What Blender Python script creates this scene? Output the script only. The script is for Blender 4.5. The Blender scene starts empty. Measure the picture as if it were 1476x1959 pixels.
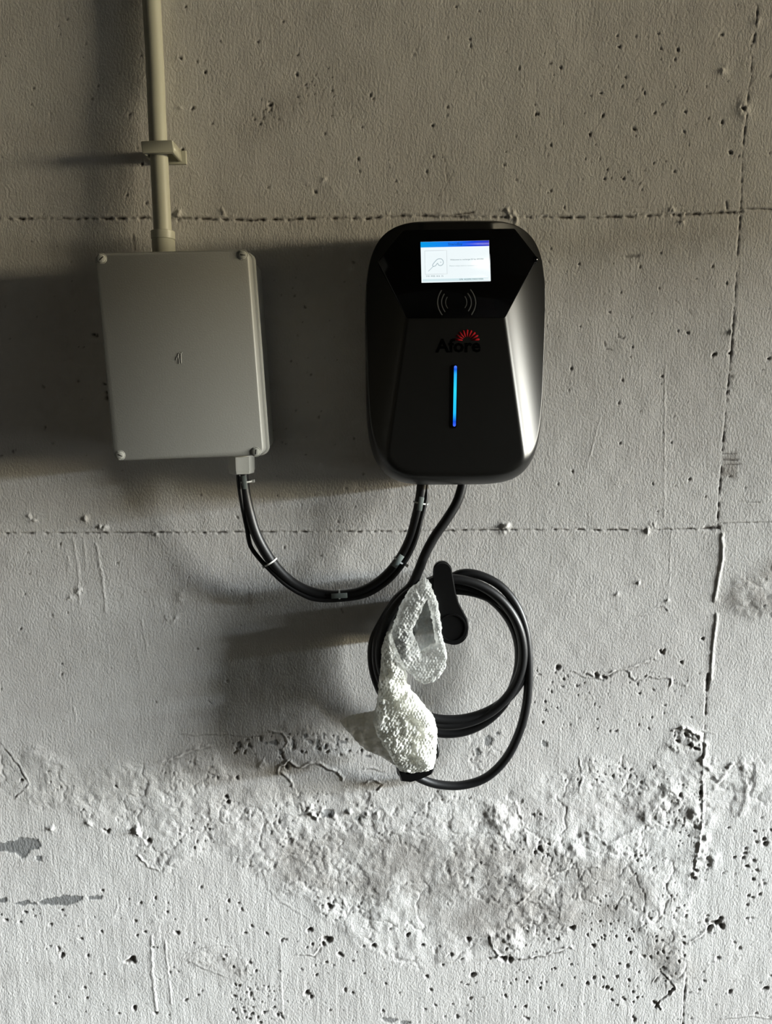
import bpy, bmesh, math, random
import numpy as np
from mathutils import Vector, Matrix, Euler

random.seed(7)
SC = bpy.context.scene
COL = SC.collection

# ------------------------------------------------------------------ camera
FPX, PW, PH = 1470.0, 1476.0, 1959.0
PITCH, ROLL = 9.3, -0.45
CAM = Vector((0.0, -1.15, 1.30))
cd = bpy.data.cameras.new('camera')
cam = bpy.data.objects.new('camera', cd)
COL.objects.link(cam)
cd.sensor_fit = 'VERTICAL'
cd.sensor_height = 24.0
cd.lens = 24.0 * FPX / PH
cd.clip_start = 0.01
RM = Matrix.Rotation(math.radians(90 - PITCH), 3, 'X') @ Matrix.Rotation(math.radians(ROLL), 3, 'Z')
cam.matrix_world = Matrix.Translation(CAM) @ RM.to_4x4()
SC.camera = cam

# ------------------------------------------------------------------ world, lights, exposure
W = bpy.data.worlds.new('world')
SC.world = W
W.use_nodes = True
W.node_tree.nodes['Background'].inputs['Color'].default_value = (1.0, 0.82, 0.62, 1)
W.node_tree.nodes['Background'].inputs['Strength'].default_value = 0.010

def area(name, loc, target, sx, sy, power, color):
    l = bpy.data.lights.new(name, 'AREA')
    l.shape = 'RECTANGLE'
    l.size, l.size_y, l.energy, l.color = sx, sy, power, color
    o = bpy.data.objects.new(name, l)
    COL.objects.link(o)
    o.location = loc
    o.rotation_euler = (Vector(target) - Vector(loc)).to_track_quat('-Z', 'Y').to_euler()
    return o

# daylight seen through the open garage door on the right
area('daylight_sky', (28.0, -5.7, 4.85), (0.0, -5.7, 4.85), 10.6, 1.1, 42000, (0.84, 0.93, 1.0))
# sunlit ground and facade outside, low and yellowish
area('daylight_low', (28.0, -5.7, 2.6), (0.0, -5.7, 2.6), 10.6, 2.8, 8200, (1.0, 0.87, 0.60))

SC.view_settings.view_transform = 'Standard'
SC.view_settings.look = 'None'
SC.view_settings.gamma = 1.0
SC.view_settings.exposure = 0.0
try:
    SC.view_settings.use_curve_mapping = False
except Exception:
    pass

# ------------------------------------------------------------------ helpers
def P(px, py, depth=0.0):
    """world point seen at photo pixel (px, py) on the plane `depth` in front of the wall"""
    d = RM @ Vector(((px - PW / 2) / FPX, -(py - PH / 2) / FPX, -1.0))
    t = (-depth - CAM.y) / d.y
    return CAM + d * t

def mat(name, color, rough=0.5, metal=0.0, spec=0.5, coat=0.0, bump=None, emis=None, trans=0.0, mottle=0.0):
    m = bpy.data.materials.new(name)
    m.use_nodes = True
    nt = m.node_tree
    b = nt.nodes['Principled BSDF']
    b.inputs['Base Color'].default_value = (*color, 1)
    b.inputs['Roughness'].default_value = rough
    b.inputs['Metallic'].default_value = metal
    b.inputs['Specular IOR Level'].default_value = spec
    b.inputs['Coat Weight'].default_value = coat
    b.inputs['Transmission Weight'].default_value = trans
    if emis:
        b.inputs['Emission Color'].default_value = (*emis[0], 1)
        b.inputs['Emission Strength'].default_value = emis[1]
    tc = nt.nodes.new('ShaderNodeTexCoord')
    if mottle:
        n = nt.nodes.new('ShaderNodeTexNoise'); n.inputs['Scale'].default_value = 25
        n.inputs['Detail'].default_value = 5
        nt.links.new(tc.outputs['Object'], n.inputs['Vector'])
        r = nt.nodes.new('ShaderNodeMapRange')
        r.inputs['To Min'].default_value = 1 - mottle; r.inputs['To Max'].default_value = 1 + mottle
        nt.links.new(n.outputs['Fac'], r.inputs['Value'])
        v = nt.nodes.new('ShaderNodeVectorMath'); v.operation = 'SCALE'
        v.inputs[0].default_value = color
        nt.links.new(r.outputs['Result'], v.inputs['Scale'])
        nt.links.new(v.outputs['Vector'], b.inputs['Base Color'])
    if bump:
        n = nt.nodes.new('ShaderNodeTexNoise'); n.inputs['Scale'].default_value = bump[0]
        n.inputs['Detail'].default_value = 4
        nt.links.new(tc.outputs['Object'], n.inputs['Vector'])
        bp = nt.nodes.new('ShaderNodeBump'); bp.inputs['Distance'].default_value = bump[1]
        bp.inputs['Strength'].default_value = 1.0
        nt.links.new(n.outputs['Fac'], bp.inputs['Height'])
        nt.links.new(bp.outputs['Normal'], b.inputs['Normal'])
    return m

def link(name, mesh, m, parent=None, smooth=True):
    o = bpy.data.objects.new(name, mesh)
    COL.objects.link(o)
    if m is not None and not mesh.materials:
        mesh.materials.append(m)
    if parent is not None:
        o.parent = parent
        if parent.type == 'EMPTY' or True:
            o.matrix_parent_inverse = parent_world(parent).inverted()
    if smooth and len(mesh.polygons):
        mesh.polygons.foreach_set('use_smooth', [True] * len(mesh.polygons))
    return o

def parent_world(o):
    if o.parent is None:
        return Matrix.LocRotScale(o.location, o.rotation_euler, o.scale)
    return parent_world(o.parent) @ o.matrix_parent_inverse @ Matrix.LocRotScale(o.location, o.rotation_euler, o.scale)

def thing(name, label, cat, loc, group=None):
    o = bpy.data.objects.new(name, None)
    COL.objects.link(o)
    o.location = loc
    o.empty_display_size = 0.02
    o['label'] = label
    o['category'] = cat
    if group: o['group'] = group
    return o

def pymesh(name, verts, faces, sharp=None):
    me = bpy.data.meshes.new(name)
    me.from_pydata([tuple(v) for v in verts], [], faces)
    me.validate()
    me.update()
    if sharp:
        bm = bmesh.new(); bm.from_mesh(me)
        bmesh.ops.recalc_face_normals(bm, faces=bm.faces)
        for e in bm.edges:
            if len(e.link_faces) == 2 and e.calc_face_angle(0) > sharp:
                e.smooth = False
        bm.to_mesh(me); bm.free()
    return me

def bm_obj(name, bm, m, parent=None, sharp=0.6):
    bmesh.ops.recalc_face_normals(bm, faces=bm.faces)
    for e in bm.edges:
        if len(e.link_faces) == 2 and e.calc_face_angle(0) > sharp:
            e.smooth = False
    me = bpy.data.meshes.new(name)
    bm.to_mesh(me); bm.free()
    return link(name, me, m, parent)

def spline(pts, n=10):
    """Catmull-Rom through pts"""
    p = [Vector(q) for q in pts]
    p = [p[0] * 2 - p[1]] + p + [p[-1] * 2 - p[-2]]
    out = []
    for i in range(1, len(p) - 2):
        for k in range(n):
            t = k / n
            a, b, c, d = p[i - 1], p[i], p[i + 1], p[i + 2]
            out.append(0.5 * ((2 * b) + (c - a) * t + (2 * a - 5 * b + 4 * c - d) * t * t + (3 * b - a - 3 * c + d) * t ** 3))
    out.append(p[-2])
    return out

def tube_into(bm, path, r, seg=14, caps=True):
    path = [Vector(p) for p in path]
    nrm = None
    rings = []
    for i, p in enumerate(path):
        t = (path[min(i + 1, len(path) - 1)] - path[max(i - 1, 0)])
        if t.length < 1e-9: t = Vector((0, 0, 1))
        t.normalize()
        if nrm is None:
            nrm = t.cross(Vector((0, 1, 0.01)))
        nrm = (nrm - t * nrm.dot(t)).normalized()
        bn = t.cross(nrm)
        rr = r(i / (len(path) - 1)) if callable(r) else r
        rings.append([bm.verts.new(p + (nrm * math.cos(a) + bn * math.sin(a)) * rr)
                      for a in [2 * math.pi * k / seg for k in range(seg)]])
    for a, b in zip(rings, rings[1:]):
        for k in range(seg):
            bm.faces.new((a[k], a[(k + 1) % seg], b[(k + 1) % seg], b[k]))
    if caps:
        bm.faces.new(rings[0][::-1]); bm.faces.new(rings[-1])

def tube(name, path, r, m, parent=None, seg=14):
    bm = bmesh.new()
    tube_into(bm, path, r, seg)
    return bm_obj(name, bm, m, parent, sharp=1.0)

def prism_into(bm, pts, d0, d1, bevel=0.0):
    """polygon of world (x,z) pairs from depth d0 (back) to d1 (front); optional front bevel"""
    n = len(pts)
    cx = sum(p[0] for p in pts) / n; cz = sum(p[1] for p in pts) / n
    layers = [(d0, 0.0), (d1 - bevel, 0.0)] + ([(d1 - bevel * 0.3, bevel * 0.3), (d1, bevel)] if bevel else [])
    rings = []
    for d, ins in layers:
        ring = []
        for (x, z) in pts:
            L = math.hypot(x - cx, z - cz)
            k = 1 - ins / max(L, 1e-6)
            ring.append(bm.verts.new((cx + (x - cx) * k, -d, cz + (z - cz) * k)))
        rings.append(ring)
    for a, b in zip(rings, rings[1:]):
        for k in range(n):
            bm.faces.new((a[k], a[(k + 1) % n], b[(k + 1) % n], b[k]))
    bm.faces.new(rings[0]); bm.faces.new(rings[-1][::-1])

def prism(name, pts, d0, d1, m, parent=None, bevel=0.0, sharp=0.5):
    bm = bmesh.new()
    prism_into(bm, pts, d0, d1, bevel)
    return bm_obj(name, bm, m, parent, sharp)

def pp(pix, depth):
    return [(P(x, y, depth).x, P(x, y, depth).z) for x, y in pix]

def rounded(corners, r, n=6, off=0.0):
    """rounded polygon from world (x,z) corners (given in order), grown outward by off"""
    out = []
    m = len(corners)
    c = Vector((sum(a[0] for a in corners) / m, sum(a[1] for a in corners) / m))
    C = [Vector(a) for a in corners]
    # offset each edge outward
    lines = []
    for i in range(m):
        a, b = C[i], C[(i + 1) % m]
        d = (b - a).normalized(); nn = Vector((d.y, -d.x))
        if nn.dot((a + b) / 2 - c) < 0: nn = -nn
        lines.append((a + nn * off, d))
    Q = []
    for i in range(m):
        p1, d1 = lines[i - 1]; p2, d2 = lines[i]
        den = d1.x * d2.y - d1.y * d2.x
        t = ((p2.x - p1.x) * d2.y - (p2.y - p1.y) * d2.x) / den
        Q.append(p1 + d1 * t)
    for i in range(m):
        q, a, b = Q[i], Q[i - 1], Q[(i + 1) % m]
        u = (a - q).normalized(); v = (b - q).normalized()
        half = math.acos(max(-1, min(1, u.dot(v)))) / 2
        rr = max(r, 1e-5)
        L = rr / math.tan(half)
        ctr = q + (u + v).normalized() * (rr / math.sin(half))
        s, e = q + u * L - ctr, q + v * L - ctr
        a0 = math.atan2(s.y, s.x); a1 = math.atan2(e.y, e.x)
        da = (a1 - a0 + math.pi) % (2 * math.pi) - math.pi
        for k in range(n + 1):
            an = a0 + da * k / n
            out.append((ctr.x + math.cos(an) * rr, ctr.y + math.sin(an) * rr))
    return out

def loft(name, sections, m, parent=None, sharp=0.6):
    """sections: list of (points, depth); same point count"""
    bm = bmesh.new()
    rings = [[bm.verts.new((x, -d, z)) for x, z in pts] for pts, d in sections]
    n = len(rings[0])
    for a, b in zip(rings, rings[1:]):
        for k in range(n):
            bm.faces.new((a[k], a[(k + 1) % n], b[(k + 1) % n], b[k]))
    bm.faces.new(rings[0]); bm.faces.new(rings[-1][::-1])
    return bm_obj(name, bm, m, parent, sharp)

def lathe_z(name, cx, cy, prof, m, parent=None, seg=40, shape=None, sharp=0.5):
    """prof: list of (z, r) ; vertical axis"""
    bm = bmesh.new()
    rings = []
    for z, r in prof:
        ring = []
        for k in range(seg):
            a = 2 * math.pi * k / seg
            rr = r * (shape(a, z) if shape else 1)
            ring.append(bm.verts.new((cx + math.cos(a) * rr, cy + math.sin(a) * rr, z)))
        rings.append(ring)
    for a, b in zip(rings, rings[1:]):
        for k in range(seg):
            bm.faces.new((a[k], a[(k + 1) % seg], b[(k + 1) % seg], b[k]))
    bm.faces.new(rings[0]); bm.faces.new(rings[-1])
    return bm_obj(name, bm, m, parent, sharp)

# ------------------------------------------------------------------ wall paint material
def paint_material():
    m = bpy.data.materials.new('painted_concrete')
    m.use_nodes = True
    nt = m.node_tree; N = nt.nodes; L = nt.links
    b = N['Principled BSDF']
    b.inputs['Roughness'].default_value = 0.75
    b.inputs['Specular IOR Level'].default_value = 0.25
    tc = N.new('ShaderNodeTexCoord')
    at = N.new('ShaderNodeAttribute'); at.attribute_name = 'wear'
    sep = N.new('ShaderNodeSeparateColor')
    L.new(at.outputs['Color'], sep.inputs['Color'])

    def noise(scale, detail=4, rough=0.55, vec=None):
        n = N.new('ShaderNodeTexNoise')
        n.inputs['Scale'].default_value = scale
        n.inputs['Detail'].default_value = detail
        n.inputs['Roughness'].default_value = rough
        L.new(vec or tc.outputs['Object'], n.inputs['Vector'])
        return n.outputs['Fac']

    def mix(fac, a, c):
        x = N.new('ShaderNodeMix'); x.data_type = 'RGBA'
        if hasattr(fac, 'links'): L.new(fac, x.inputs['Factor'])
        else: x.inputs['Factor'].default_value = fac
        for s, v in ((x.inputs['A'], a), (x.inputs['B'], c)):
            if hasattr(v, 'links'): L.new(v, s)
            else: s.default_value = (*v, 1)
        return x.outputs['Result']

    def mrange(v, a, c, d=0.0, e=1.0):
        r = N.new('ShaderNodeMapRange')
        r.inputs['From Min'].default_value = a; r.inputs['From Max'].default_value = c
        r.inputs['To Min'].default_value = d; r.inputs['To Max'].default_value = e
        L.new(v, r.inputs['Value'])
        return r.outputs['Result']

    col = mix(mrange(noise(3.0, 5), 0.35, 0.7), (0.66, 0.645, 0.62), (0.60, 0.575, 0.55))
    # stretched faint board bands
    mp = N.new('ShaderNodeMapping'); mp.inputs['Scale'].default_value = (1.2, 1, 14)
    L.new(tc.outputs['Object'], mp.inputs['Vector'])
    col = mix(mrange(noise(1.0, 5, 0.6, mp.outputs['Vector']), 0.55, 0.8, 0, 0.35), col, (0.50, 0.45, 0.43))
    st = N.new('ShaderNodeMath'); st.operation = 'MULTIPLY'
    L.new(sep.outputs['Blue'], st.inputs[0]); L.new(mrange(noise(16, 7, 0.7), 0.30, 0.55), st.inputs[1])
    col = mix(st.outputs[0], col, (0.31, 0.285, 0.26))
    col = mix(sep.outputs['Green'], col, (0.235, 0.235, 0.23))
    col = mix(sep.outputs['Red'], col, (0.045, 0.035, 0.026))
    L.new(col, b.inputs['Base Color'])
    # roller-paint orange peel
    mv = N.new('ShaderNodeMapping'); mv.inputs['Scale'].default_value = (1.0, 1.0, 0.62)
    L.new(tc.outputs['Object'], mv.inputs['Vector'])
    h1 = noise(330, 3, 0.5, mv.outputs['Vector'])
    h2 = noise(800, 3, 0.6, mv.outputs['Vector'])
    ad = N.new('ShaderNodeMath'); ad.operation = 'MULTIPLY_ADD'
    L.new(h2, ad.inputs[0]); ad.inputs[1].default_value = 0.35; L.new(h1, ad.inputs[2])
    bp = N.new('ShaderNodeBump'); bp.inputs['Distance'].default_value = 0.0008; bp.inputs['Strength'].default_value = 1.0
    L.new(ad.outputs[0], bp.inputs['Height'])
    # extra grit where the plaster is rough
    bp2 = N.new('ShaderNodeBump'); bp2.inputs['Distance'].default_value = 0.0022
    L.new(noise(260, 6, 0.75), bp2.inputs['Height'])
    L.new(mrange(at.outputs['Alpha'], 0.0, 1.0, 0.0, 0.8), bp2.inputs['Strength'])
    L.new(bp.outputs['Normal'], bp2.inputs['Normal'])
    L.new(bp2.outputs['Normal'], b.inputs['Normal'])
    return m
M_WALL = paint_material()

# ------------------------------------------------------------------ wall relief rasters (wall coordinates, metres)
X0, X1, Z0, Z1, CELL = -0.78, 0.86, 0.10, 1.98, 0.0008
NX, NZ = int((X1 - X0) / CELL), int((Z1 - Z0) / CELL)
rng = np.random.default_rng(11)
gx = (X0 + (np.arange(NX) + 0.5) * CELL).astype(np.float32)
gz = (Z0 + (np.arange(NZ) + 0.5) * CELL).astype(np.float32)
Hh = np.zeros((NZ, NX), np.float32)      # relief
Dd = np.zeros((NZ, NX), np.float32)      # dark dirt
Bb = np.zeros((NZ, NX), np.float32)      # bare grey filler
Ss = np.zeros((NZ, NX), np.float32)      # brown-grey stain
Rr = np.zeros((NZ, NX), np.float32)      # roughness of plaster
TBL = rng.random((257, 257)).astype(np.float32)

def vnoise(x, z, sx, sz=None, seed=0):
    """value noise on the tensor grid x (1D) by z (1D)"""
    sz = sz or sx
    ax = x / sx + seed * 17.13 + 100; az = z / sz + seed * 7.71 + 100
    ix = np.floor(ax).astype(int); iz = np.floor(az).astype(int)
    fx = (ax - ix); fz = (az - iz)
    fx = (fx * fx * (3 - 2 * fx)).astype(np.float32); fz = (fz * fz * (3 - 2 * fz)).astype(np.float32)
    a = TBL[np.ix_(iz % 256, ix % 256)]; b = TBL[np.ix_(iz % 256, (ix + 1) % 256)]
    c = TBL[np.ix_((iz + 1) % 256, ix % 256)]; d = TBL[np.ix_((iz + 1) % 256, (ix + 1) % 256)]
    top = a + (b - a) * fx[None, :]; bot = c + (d - c) * fx[None, :]
    return top + (bot - top) * fz[:, None]

def fbm(x, z, s, octs=4, seed=0, gain=0.5, sz=None):
    out = 0; amp = 1; tot = 0
    for o in range(octs):
        out = out + amp * vnoise(x, z, s / 2 ** o, (sz or s) / 2 ** o, seed + o * 3)
        tot += amp; amp *= gain
    return out / tot

def blur(a, r):
    r = int(r)
    if r < 1: return a
    for ax in (0, 1):
        for _ in range(2):
            p = np.pad(a, [(r + 1, r) if i == ax else (0, 0) for i in (0, 1)], mode='edge')
            c = np.cumsum(p, axis=ax, dtype=np.float64)
            n = 2 * r + 1
            if ax == 0: a = ((c[n:] - c[:-n]) / n).astype(np.float32)
            else: a = ((c[:, n:] - c[:, :-n]) / n).astype(np.float32)
    return a

def win(xa, xb, za, zb):
    i0, i1 = max(0, int((xa - X0) / CELL)), min(NX, int((xb - X0) / CELL) + 1)
    k0, k1 = max(0, int((za - Z0) / CELL)), min(NZ, int((zb - Z0) / CELL) + 1)
    return i0, i1, k0, k1

def inpoly(pts, warp=0.0, seed=5, pad=0.01):
    xs = [p[0] for p in pts]; zs = [p[1] for p in pts]
    i0, i1, k0, k1 = win(min(xs) - pad, max(xs) + pad, min(zs) - pad, max(zs) + pad)
    x, z = gx[i0:i1], gz[k0:k1]
    XX, ZZ = np.meshgrid(x, z)
    if warp:
        s = warp * 2.2
        XX = XX + (fbm(x, z, s, 3, seed) - 0.5) * 2 * warp
        ZZ = ZZ + (fbm(x, z, s, 3, seed + 40) - 0.5) * 2 * warp
    inside = np.zeros(XX.shape, bool)
    j = len(pts) - 1
    for i in range(len(pts)):
        xi, zi = pts[i]; xj, zj = pts[j]
        if zi != zj:
            c = ((zi > ZZ) != (zj > ZZ)) & (XX < (xj - xi) * (ZZ - zi) / (zj - zi) + xi)
            inside ^= c
        j = i
    return (slice(k0, k1), slice(i0, i1)), inside

def wpts(pix):
    return [(P(x, y).x, P(x, y).z) for x, y in pix]

def linedist(pts, pad):
    xs = [p[0] for p in pts]; zs = [p[1] for p in pts]
    i0, i1, k0, k1 = win(min(xs) - pad, max(xs) + pad, min(zs) - pad, max(zs) + pad)
    if i1 <= i0 or k1 <= k0: return None, None, None
    XX, ZZ = np.meshgrid(gx[i0:i1], gz[k0:k1])
    best = np.full(XX.shape, 9.0, np.float32); side = np.zeros_like(best)
    for (ax, az), (bx, bz) in zip(pts, pts[1:]):
        dx, dz = bx - ax, bz - az
        L2 = dx * dx + dz * dz + 1e-12
        t = np.clip(((XX - ax) * dx + (ZZ - az) * dz) / L2, 0, 1)
        qx, qz = XX - (ax + t * dx), ZZ - (az + t * dz)
        dd = np.sqrt(qx * qx + qz * qz)
        s = np.sign(dx * qz - dz * qx)
        m = dd < best
        best = np.where(m, dd, best); side = np.where(m, s, side)
    return (slice(k0, k1), slice(i0, i1)), best, side

def wiggle(pts, amp, step=0.006):
    out = []
    for (ax, az), (bx, bz) in zip(pts, pts[1:]):
        n = max(1, int(math.hypot(bx - ax, bz - az) / step))
        for k in range(n):
            t = k / n
            out.append((ax + (bx - ax) * t + random.gauss(0, amp), az + (bz - az) * t + random.gauss(0, amp)))
    out.append(pts[-1])
    return out

PX = 0.00079   # metres per photo pixel on the wall, roughly

def crack(pix, w=2.0, h=-0.001, dirt=0.6, wob=1.0, nse=0.6, seed=1, lip=0.0):
    pts = wiggle(wpts(pix), wob * PX)
    w *= PX
    sl, d, s = linedist(pts, w * 4)
    if sl is None: return
    x, z = gx[sl[1]], gz[sl[0]]
    mod = np.clip((fbm(x, z, 0.006, 3, seed) - 0.5) * 2.4 * nse + 1 - nse * 0.5, 0, 1.4)
    g = np.exp(-(d / w) ** 2) * mod
    Hh[sl] += h * g * (0.6 if w > 1.9 * PX and lip > 0.0012 else 1.0)
    if lip:
        Hh[sl] += lip * np.exp(-((d - 1.8 * w) / w) ** 2) * mod * (s > 0)
    if dirt:
        Dd[sl] = np.maximum(Dd[sl], dirt * np.clip(g * 1.3 - 0.15, 0, 1))

def pit(px, py, r=2.0, depth=0.0025, dirt=0.9, asp=1.0, ang=0.0):
    p = P(px, py); R = r * PX
    pad = R * 3
    i0, i1, k0, k1 = win(p.x - pad, p.x + pad, p.z - pad, p.z + pad)
    if i1 <= i0 or k1 <= k0: return
    XX, ZZ = np.meshgrid(gx[i0:i1] - p.x, gz[k0:k1] - p.z)
    ca, sa = math.cos(ang), math.sin(ang)
    u = (XX * ca + ZZ * sa) / asp; v = -XX * sa + ZZ * ca
    th = np.arctan2(v, u)
    ph = random.random() * 6.28
    q = np.sqrt(u * u + v * v) / (R * (1 + 0.22 * np.sin(2 * th + ph) + 0.15 * np.sin(3 * th + 2 * ph)))
    f = np.clip(1.35 - q, 0, 1); f = np.clip(f * 1.6, 0, 1)
    Hh[k0:k1, i0:i1] -= depth * f
    Dd[k0:k1, i0:i1] = np.maximum(Dd[k0:k1, i0:i1], dirt * f)

def bump_at(px, py, r, h, asp=1.0, ang=0.0):
    p = P(px, py); R = r * PX
    pad = R * 3 * max(1, asp)
    i0, i1, k0, k1 = win(p.x - pad, p.x + pad, p.z - pad, p.z + pad)
    if i1 <= i0 or k1 <= k0: return
    XX, ZZ = np.meshgrid(gx[i0:i1] - p.x, gz[k0:k1] - p.z)
    ca, sa = math.cos(ang), math.sin(ang)
    u = (XX * ca + ZZ * sa) / asp; v = -XX * sa + ZZ * ca
    nz_ = np.clip((fbm(gx[i0:i1], gz[k0:k1], max(R * 0.9, 0.003), 3, int(px) % 50) - 0.5) * 3.2 + 0.6, -0.2, 1.5)
    Hh[k0:k1, i0:i1] += h * (0.75 if r > 11 else 0.9) * np.exp(-(u * u + v * v) / (R * R)) * nz_

# ---- broad undulation
Hh += (fbm(gx, gz, 0.16, 3, 1) - 0.5) * 0.0022
Hh += (fbm(gx, gz, 0.022, 3, 9) - 0.5) * 0.0006
# vertical brush strokes, stronger low on the wall
zf = np.clip((P(200, 1350).z - gz) / 0.25, 0, 1)[:, None].astype(np.float32)
Hh += (fbm(gx, gz, 0.004, 2, 21, sz=0.05) - 0.5) * (0.0001 + 0.00022 * zf)

# ---- rough plaster
rough_polys = [
    [(-40, 1450), (60, 1420), (150, 1462), (300, 1470), (400, 1425), (470, 1490), (540, 1525), (640, 1500), (740, 1515), (860, 1515),
     (950, 1530), (1040, 1480), (1090, 1470), (1110, 1440), (1180, 1450), (1250, 1480), (1290, 1395), (1350, 1400), (1360, 1460),
     (1520, 1460), (1520, 1530), (1380, 1560), (1350, 1640), (1320, 1780), (1260, 1810), (1230, 1760), (1110, 1740), (1080, 1800),
     (960, 1840), (800, 1840), (700, 1800), (640, 1740), (520, 1690), (440, 1640), (300, 1660), (240, 1600), (120, 1540), (-40, 1500)],
    [(350, 1830), (420, 1800), (490, 1850), (450, 1870), (380, 1850)],
    [(1385, 1145), (1410, 1110), (1520, 1070), (1520, 1190), (1430, 1175)],
    [(1240, 1800), (1310, 1770), (1310, 1890), (1270, 1890)],
    [(540, 1380), (740, 1400), (740, 1440), (560, 1440)],
    [(880, 1400), (960, 1380), (990, 1440), (900, 1480)],
]
for i, pl in enumerate(rough_polys):
    sl, ins = inpoly(wpts(pl), 0.03 if i == 0 else 0.012, 50 + i, 0.05)
    Rr[sl] = np.maximum(Rr[sl], ins.astype(np.float32) * (1.0 if i in (0, 2, 3) else 0.6))
Rr = blur(Rr, 7)
step = Rr.copy()
patchy = np.clip((fbm(gx, gz, 0.07, 3, 61) - 0.36) * 3.2, 0.1, 1)
Hh += step * 0.0006
Hh += Rr * ((fbm(gx, gz, 0.055, 4, 31, 0.6) - 0.5) * 0.0046)
Hh += Rr * patchy * ((fbm(gx, gz, 0.010, 4, 33, 0.62) - 0.5) * 0.0019)
rid = 1 - np.abs(fbm(gx, gz, 0.045, 4, 71, 0.55) - 0.5) * 2
Hh -= Rr * np.clip((rid - 0.93) / 0.07, 0, 1) * 0.0009
# clustered small cavities in the rough plaster
cav = fbm(gx, gz, 0.0045, 2, 81)
cl = np.clip((fbm(gx, gz, 0.06, 3, 85) - 0.52) * 6, 0, 1)
cm = np.clip((cav - 0.74) * 14, 0, 1) * cl * Rr
Hh -= cm * 0.0018
Dd = np.maximum(Dd, cm * 0.35)
del rid, cav, cl, cm
Rr *= (0.35 + 0.65 * patchy)
del patchy

# ---- stain fields
for pl, v in [([(520, 1600), (700, 1570), (980, 1610), (1180, 1640), (1260, 1720), (1130, 1790), (960, 1800), (760, 1740), (560, 1700)], 0.75),
              ([(300, 1440), (420, 1415), (700, 1470), (900, 1500), (700, 1560), (420, 1530)], 0.28),
              ([(1390, 1140), (1410, 1105), (1520, 1070), (1520, 1190), (1440, 1180)], 0.85),
              ([(1220, 1790), (1320, 1765), (1330, 1880), (1250, 1890)], 0.6),
              ([(350, 1835), (420, 1805), (490, 1850), (430, 1865)], 0.55),
              ([(-60, 1862), (250, 1868), (250, 1880), (-60, 1884)], 0.4),
              ([(430, 250), (600, 130), (720, 130), (700, 190), (520, 250), (470, 270)], 0.30),
              ([(1030, 440), (1400, 420), (1400, 500), (1100, 500)], 0.25),
              ([(1380, 865), (1410, 862), (1415, 900), (1380, 895)], 0.8)]:
    sl, ins = inpoly(wpts(pl), 0.03, 90 + int(v * 20), 0.06)
    t = np.zeros_like(Ss); t[sl] = ins * v
    Ss = np.maximum(Ss, blur(t, 16 if v != 0.8 else 2))
del t

# ---- bare grey patches where the paint came off
def bare(pix, warp=0.004, seed=3, v=1.0):
    sl, ins = inpoly(wpts(pix), warp, seed)
    Bb[sl] = np.maximum(Bb[sl], ins * v)
    Hh[sl] -= ins * 0.0007
bare([(-30, 1612), (25, 1610), (35, 1604), (72, 1604), (80, 1618), (72, 1626), (58, 1628), (50, 1642), (42, 1644), (30, 1630), (0, 1630), (-30, 1628)], 0.004, 1)
bare([(68, 1637), (80, 1637), (79, 1648), (69, 1648)], 0.002, 2)
bare([(72, 1726), (90, 1718), (125, 1713), (160, 1715), (152, 1726), (120, 1732), (80, 1731)], 0.003, 3)
bare([(168, 1714), (198, 1714), (192, 1721), (168, 1720)], 0.002, 4)
bare([(28, 1727), (50, 1722), (72, 1730), (50, 1732), (30, 1731)], 0.003, 5)
bare([(-30, 1720), (12, 1718), (12, 1726), (-30, 1732)], 0.003, 6)
for (x, y, w, h, s) in [(457, 1426, 11, 14, 7), (480, 1427, 8, 8, 8), (523, 1420, 18, 10, 9), (536, 1440, 8, 10, 10), (560, 1422, 8, 26, 11),
                        (582, 1408, 8, 14, 12), (606, 1424, 9, 24, 13), (619, 1408, 6, 16, 14), (620, 1429, 7, 8, 15), (645, 1416, 8, 22, 16),
                        (657, 1420, 14, 9, 17), (594, 1420, 8, 8, 18), (912, 1438, 12, 20, 19), (934, 1416, 16, 22, 20), (1041, 1423, 14, 13, 21),
                        (626, 1556, 24, 20, 22), (684, 1567, 14, 10, 23), (702, 1446, 10, 8, 24), (508, 1421, 8, 6, 25), (446, 1422, 6, 4, 26),
                        (745, 1951, 36, 12, 27), (775, 1957, 18, 10, 28), (950, 1404, 8, 6, 29)]:
    a = [(x + w / 2 * math.cos(t), y + h / 2 * math.sin(t)) for t in [k * math.pi / 4 for k in range(8)]]
    bare(a, 0.0035, s + 100, 0.9)

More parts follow.
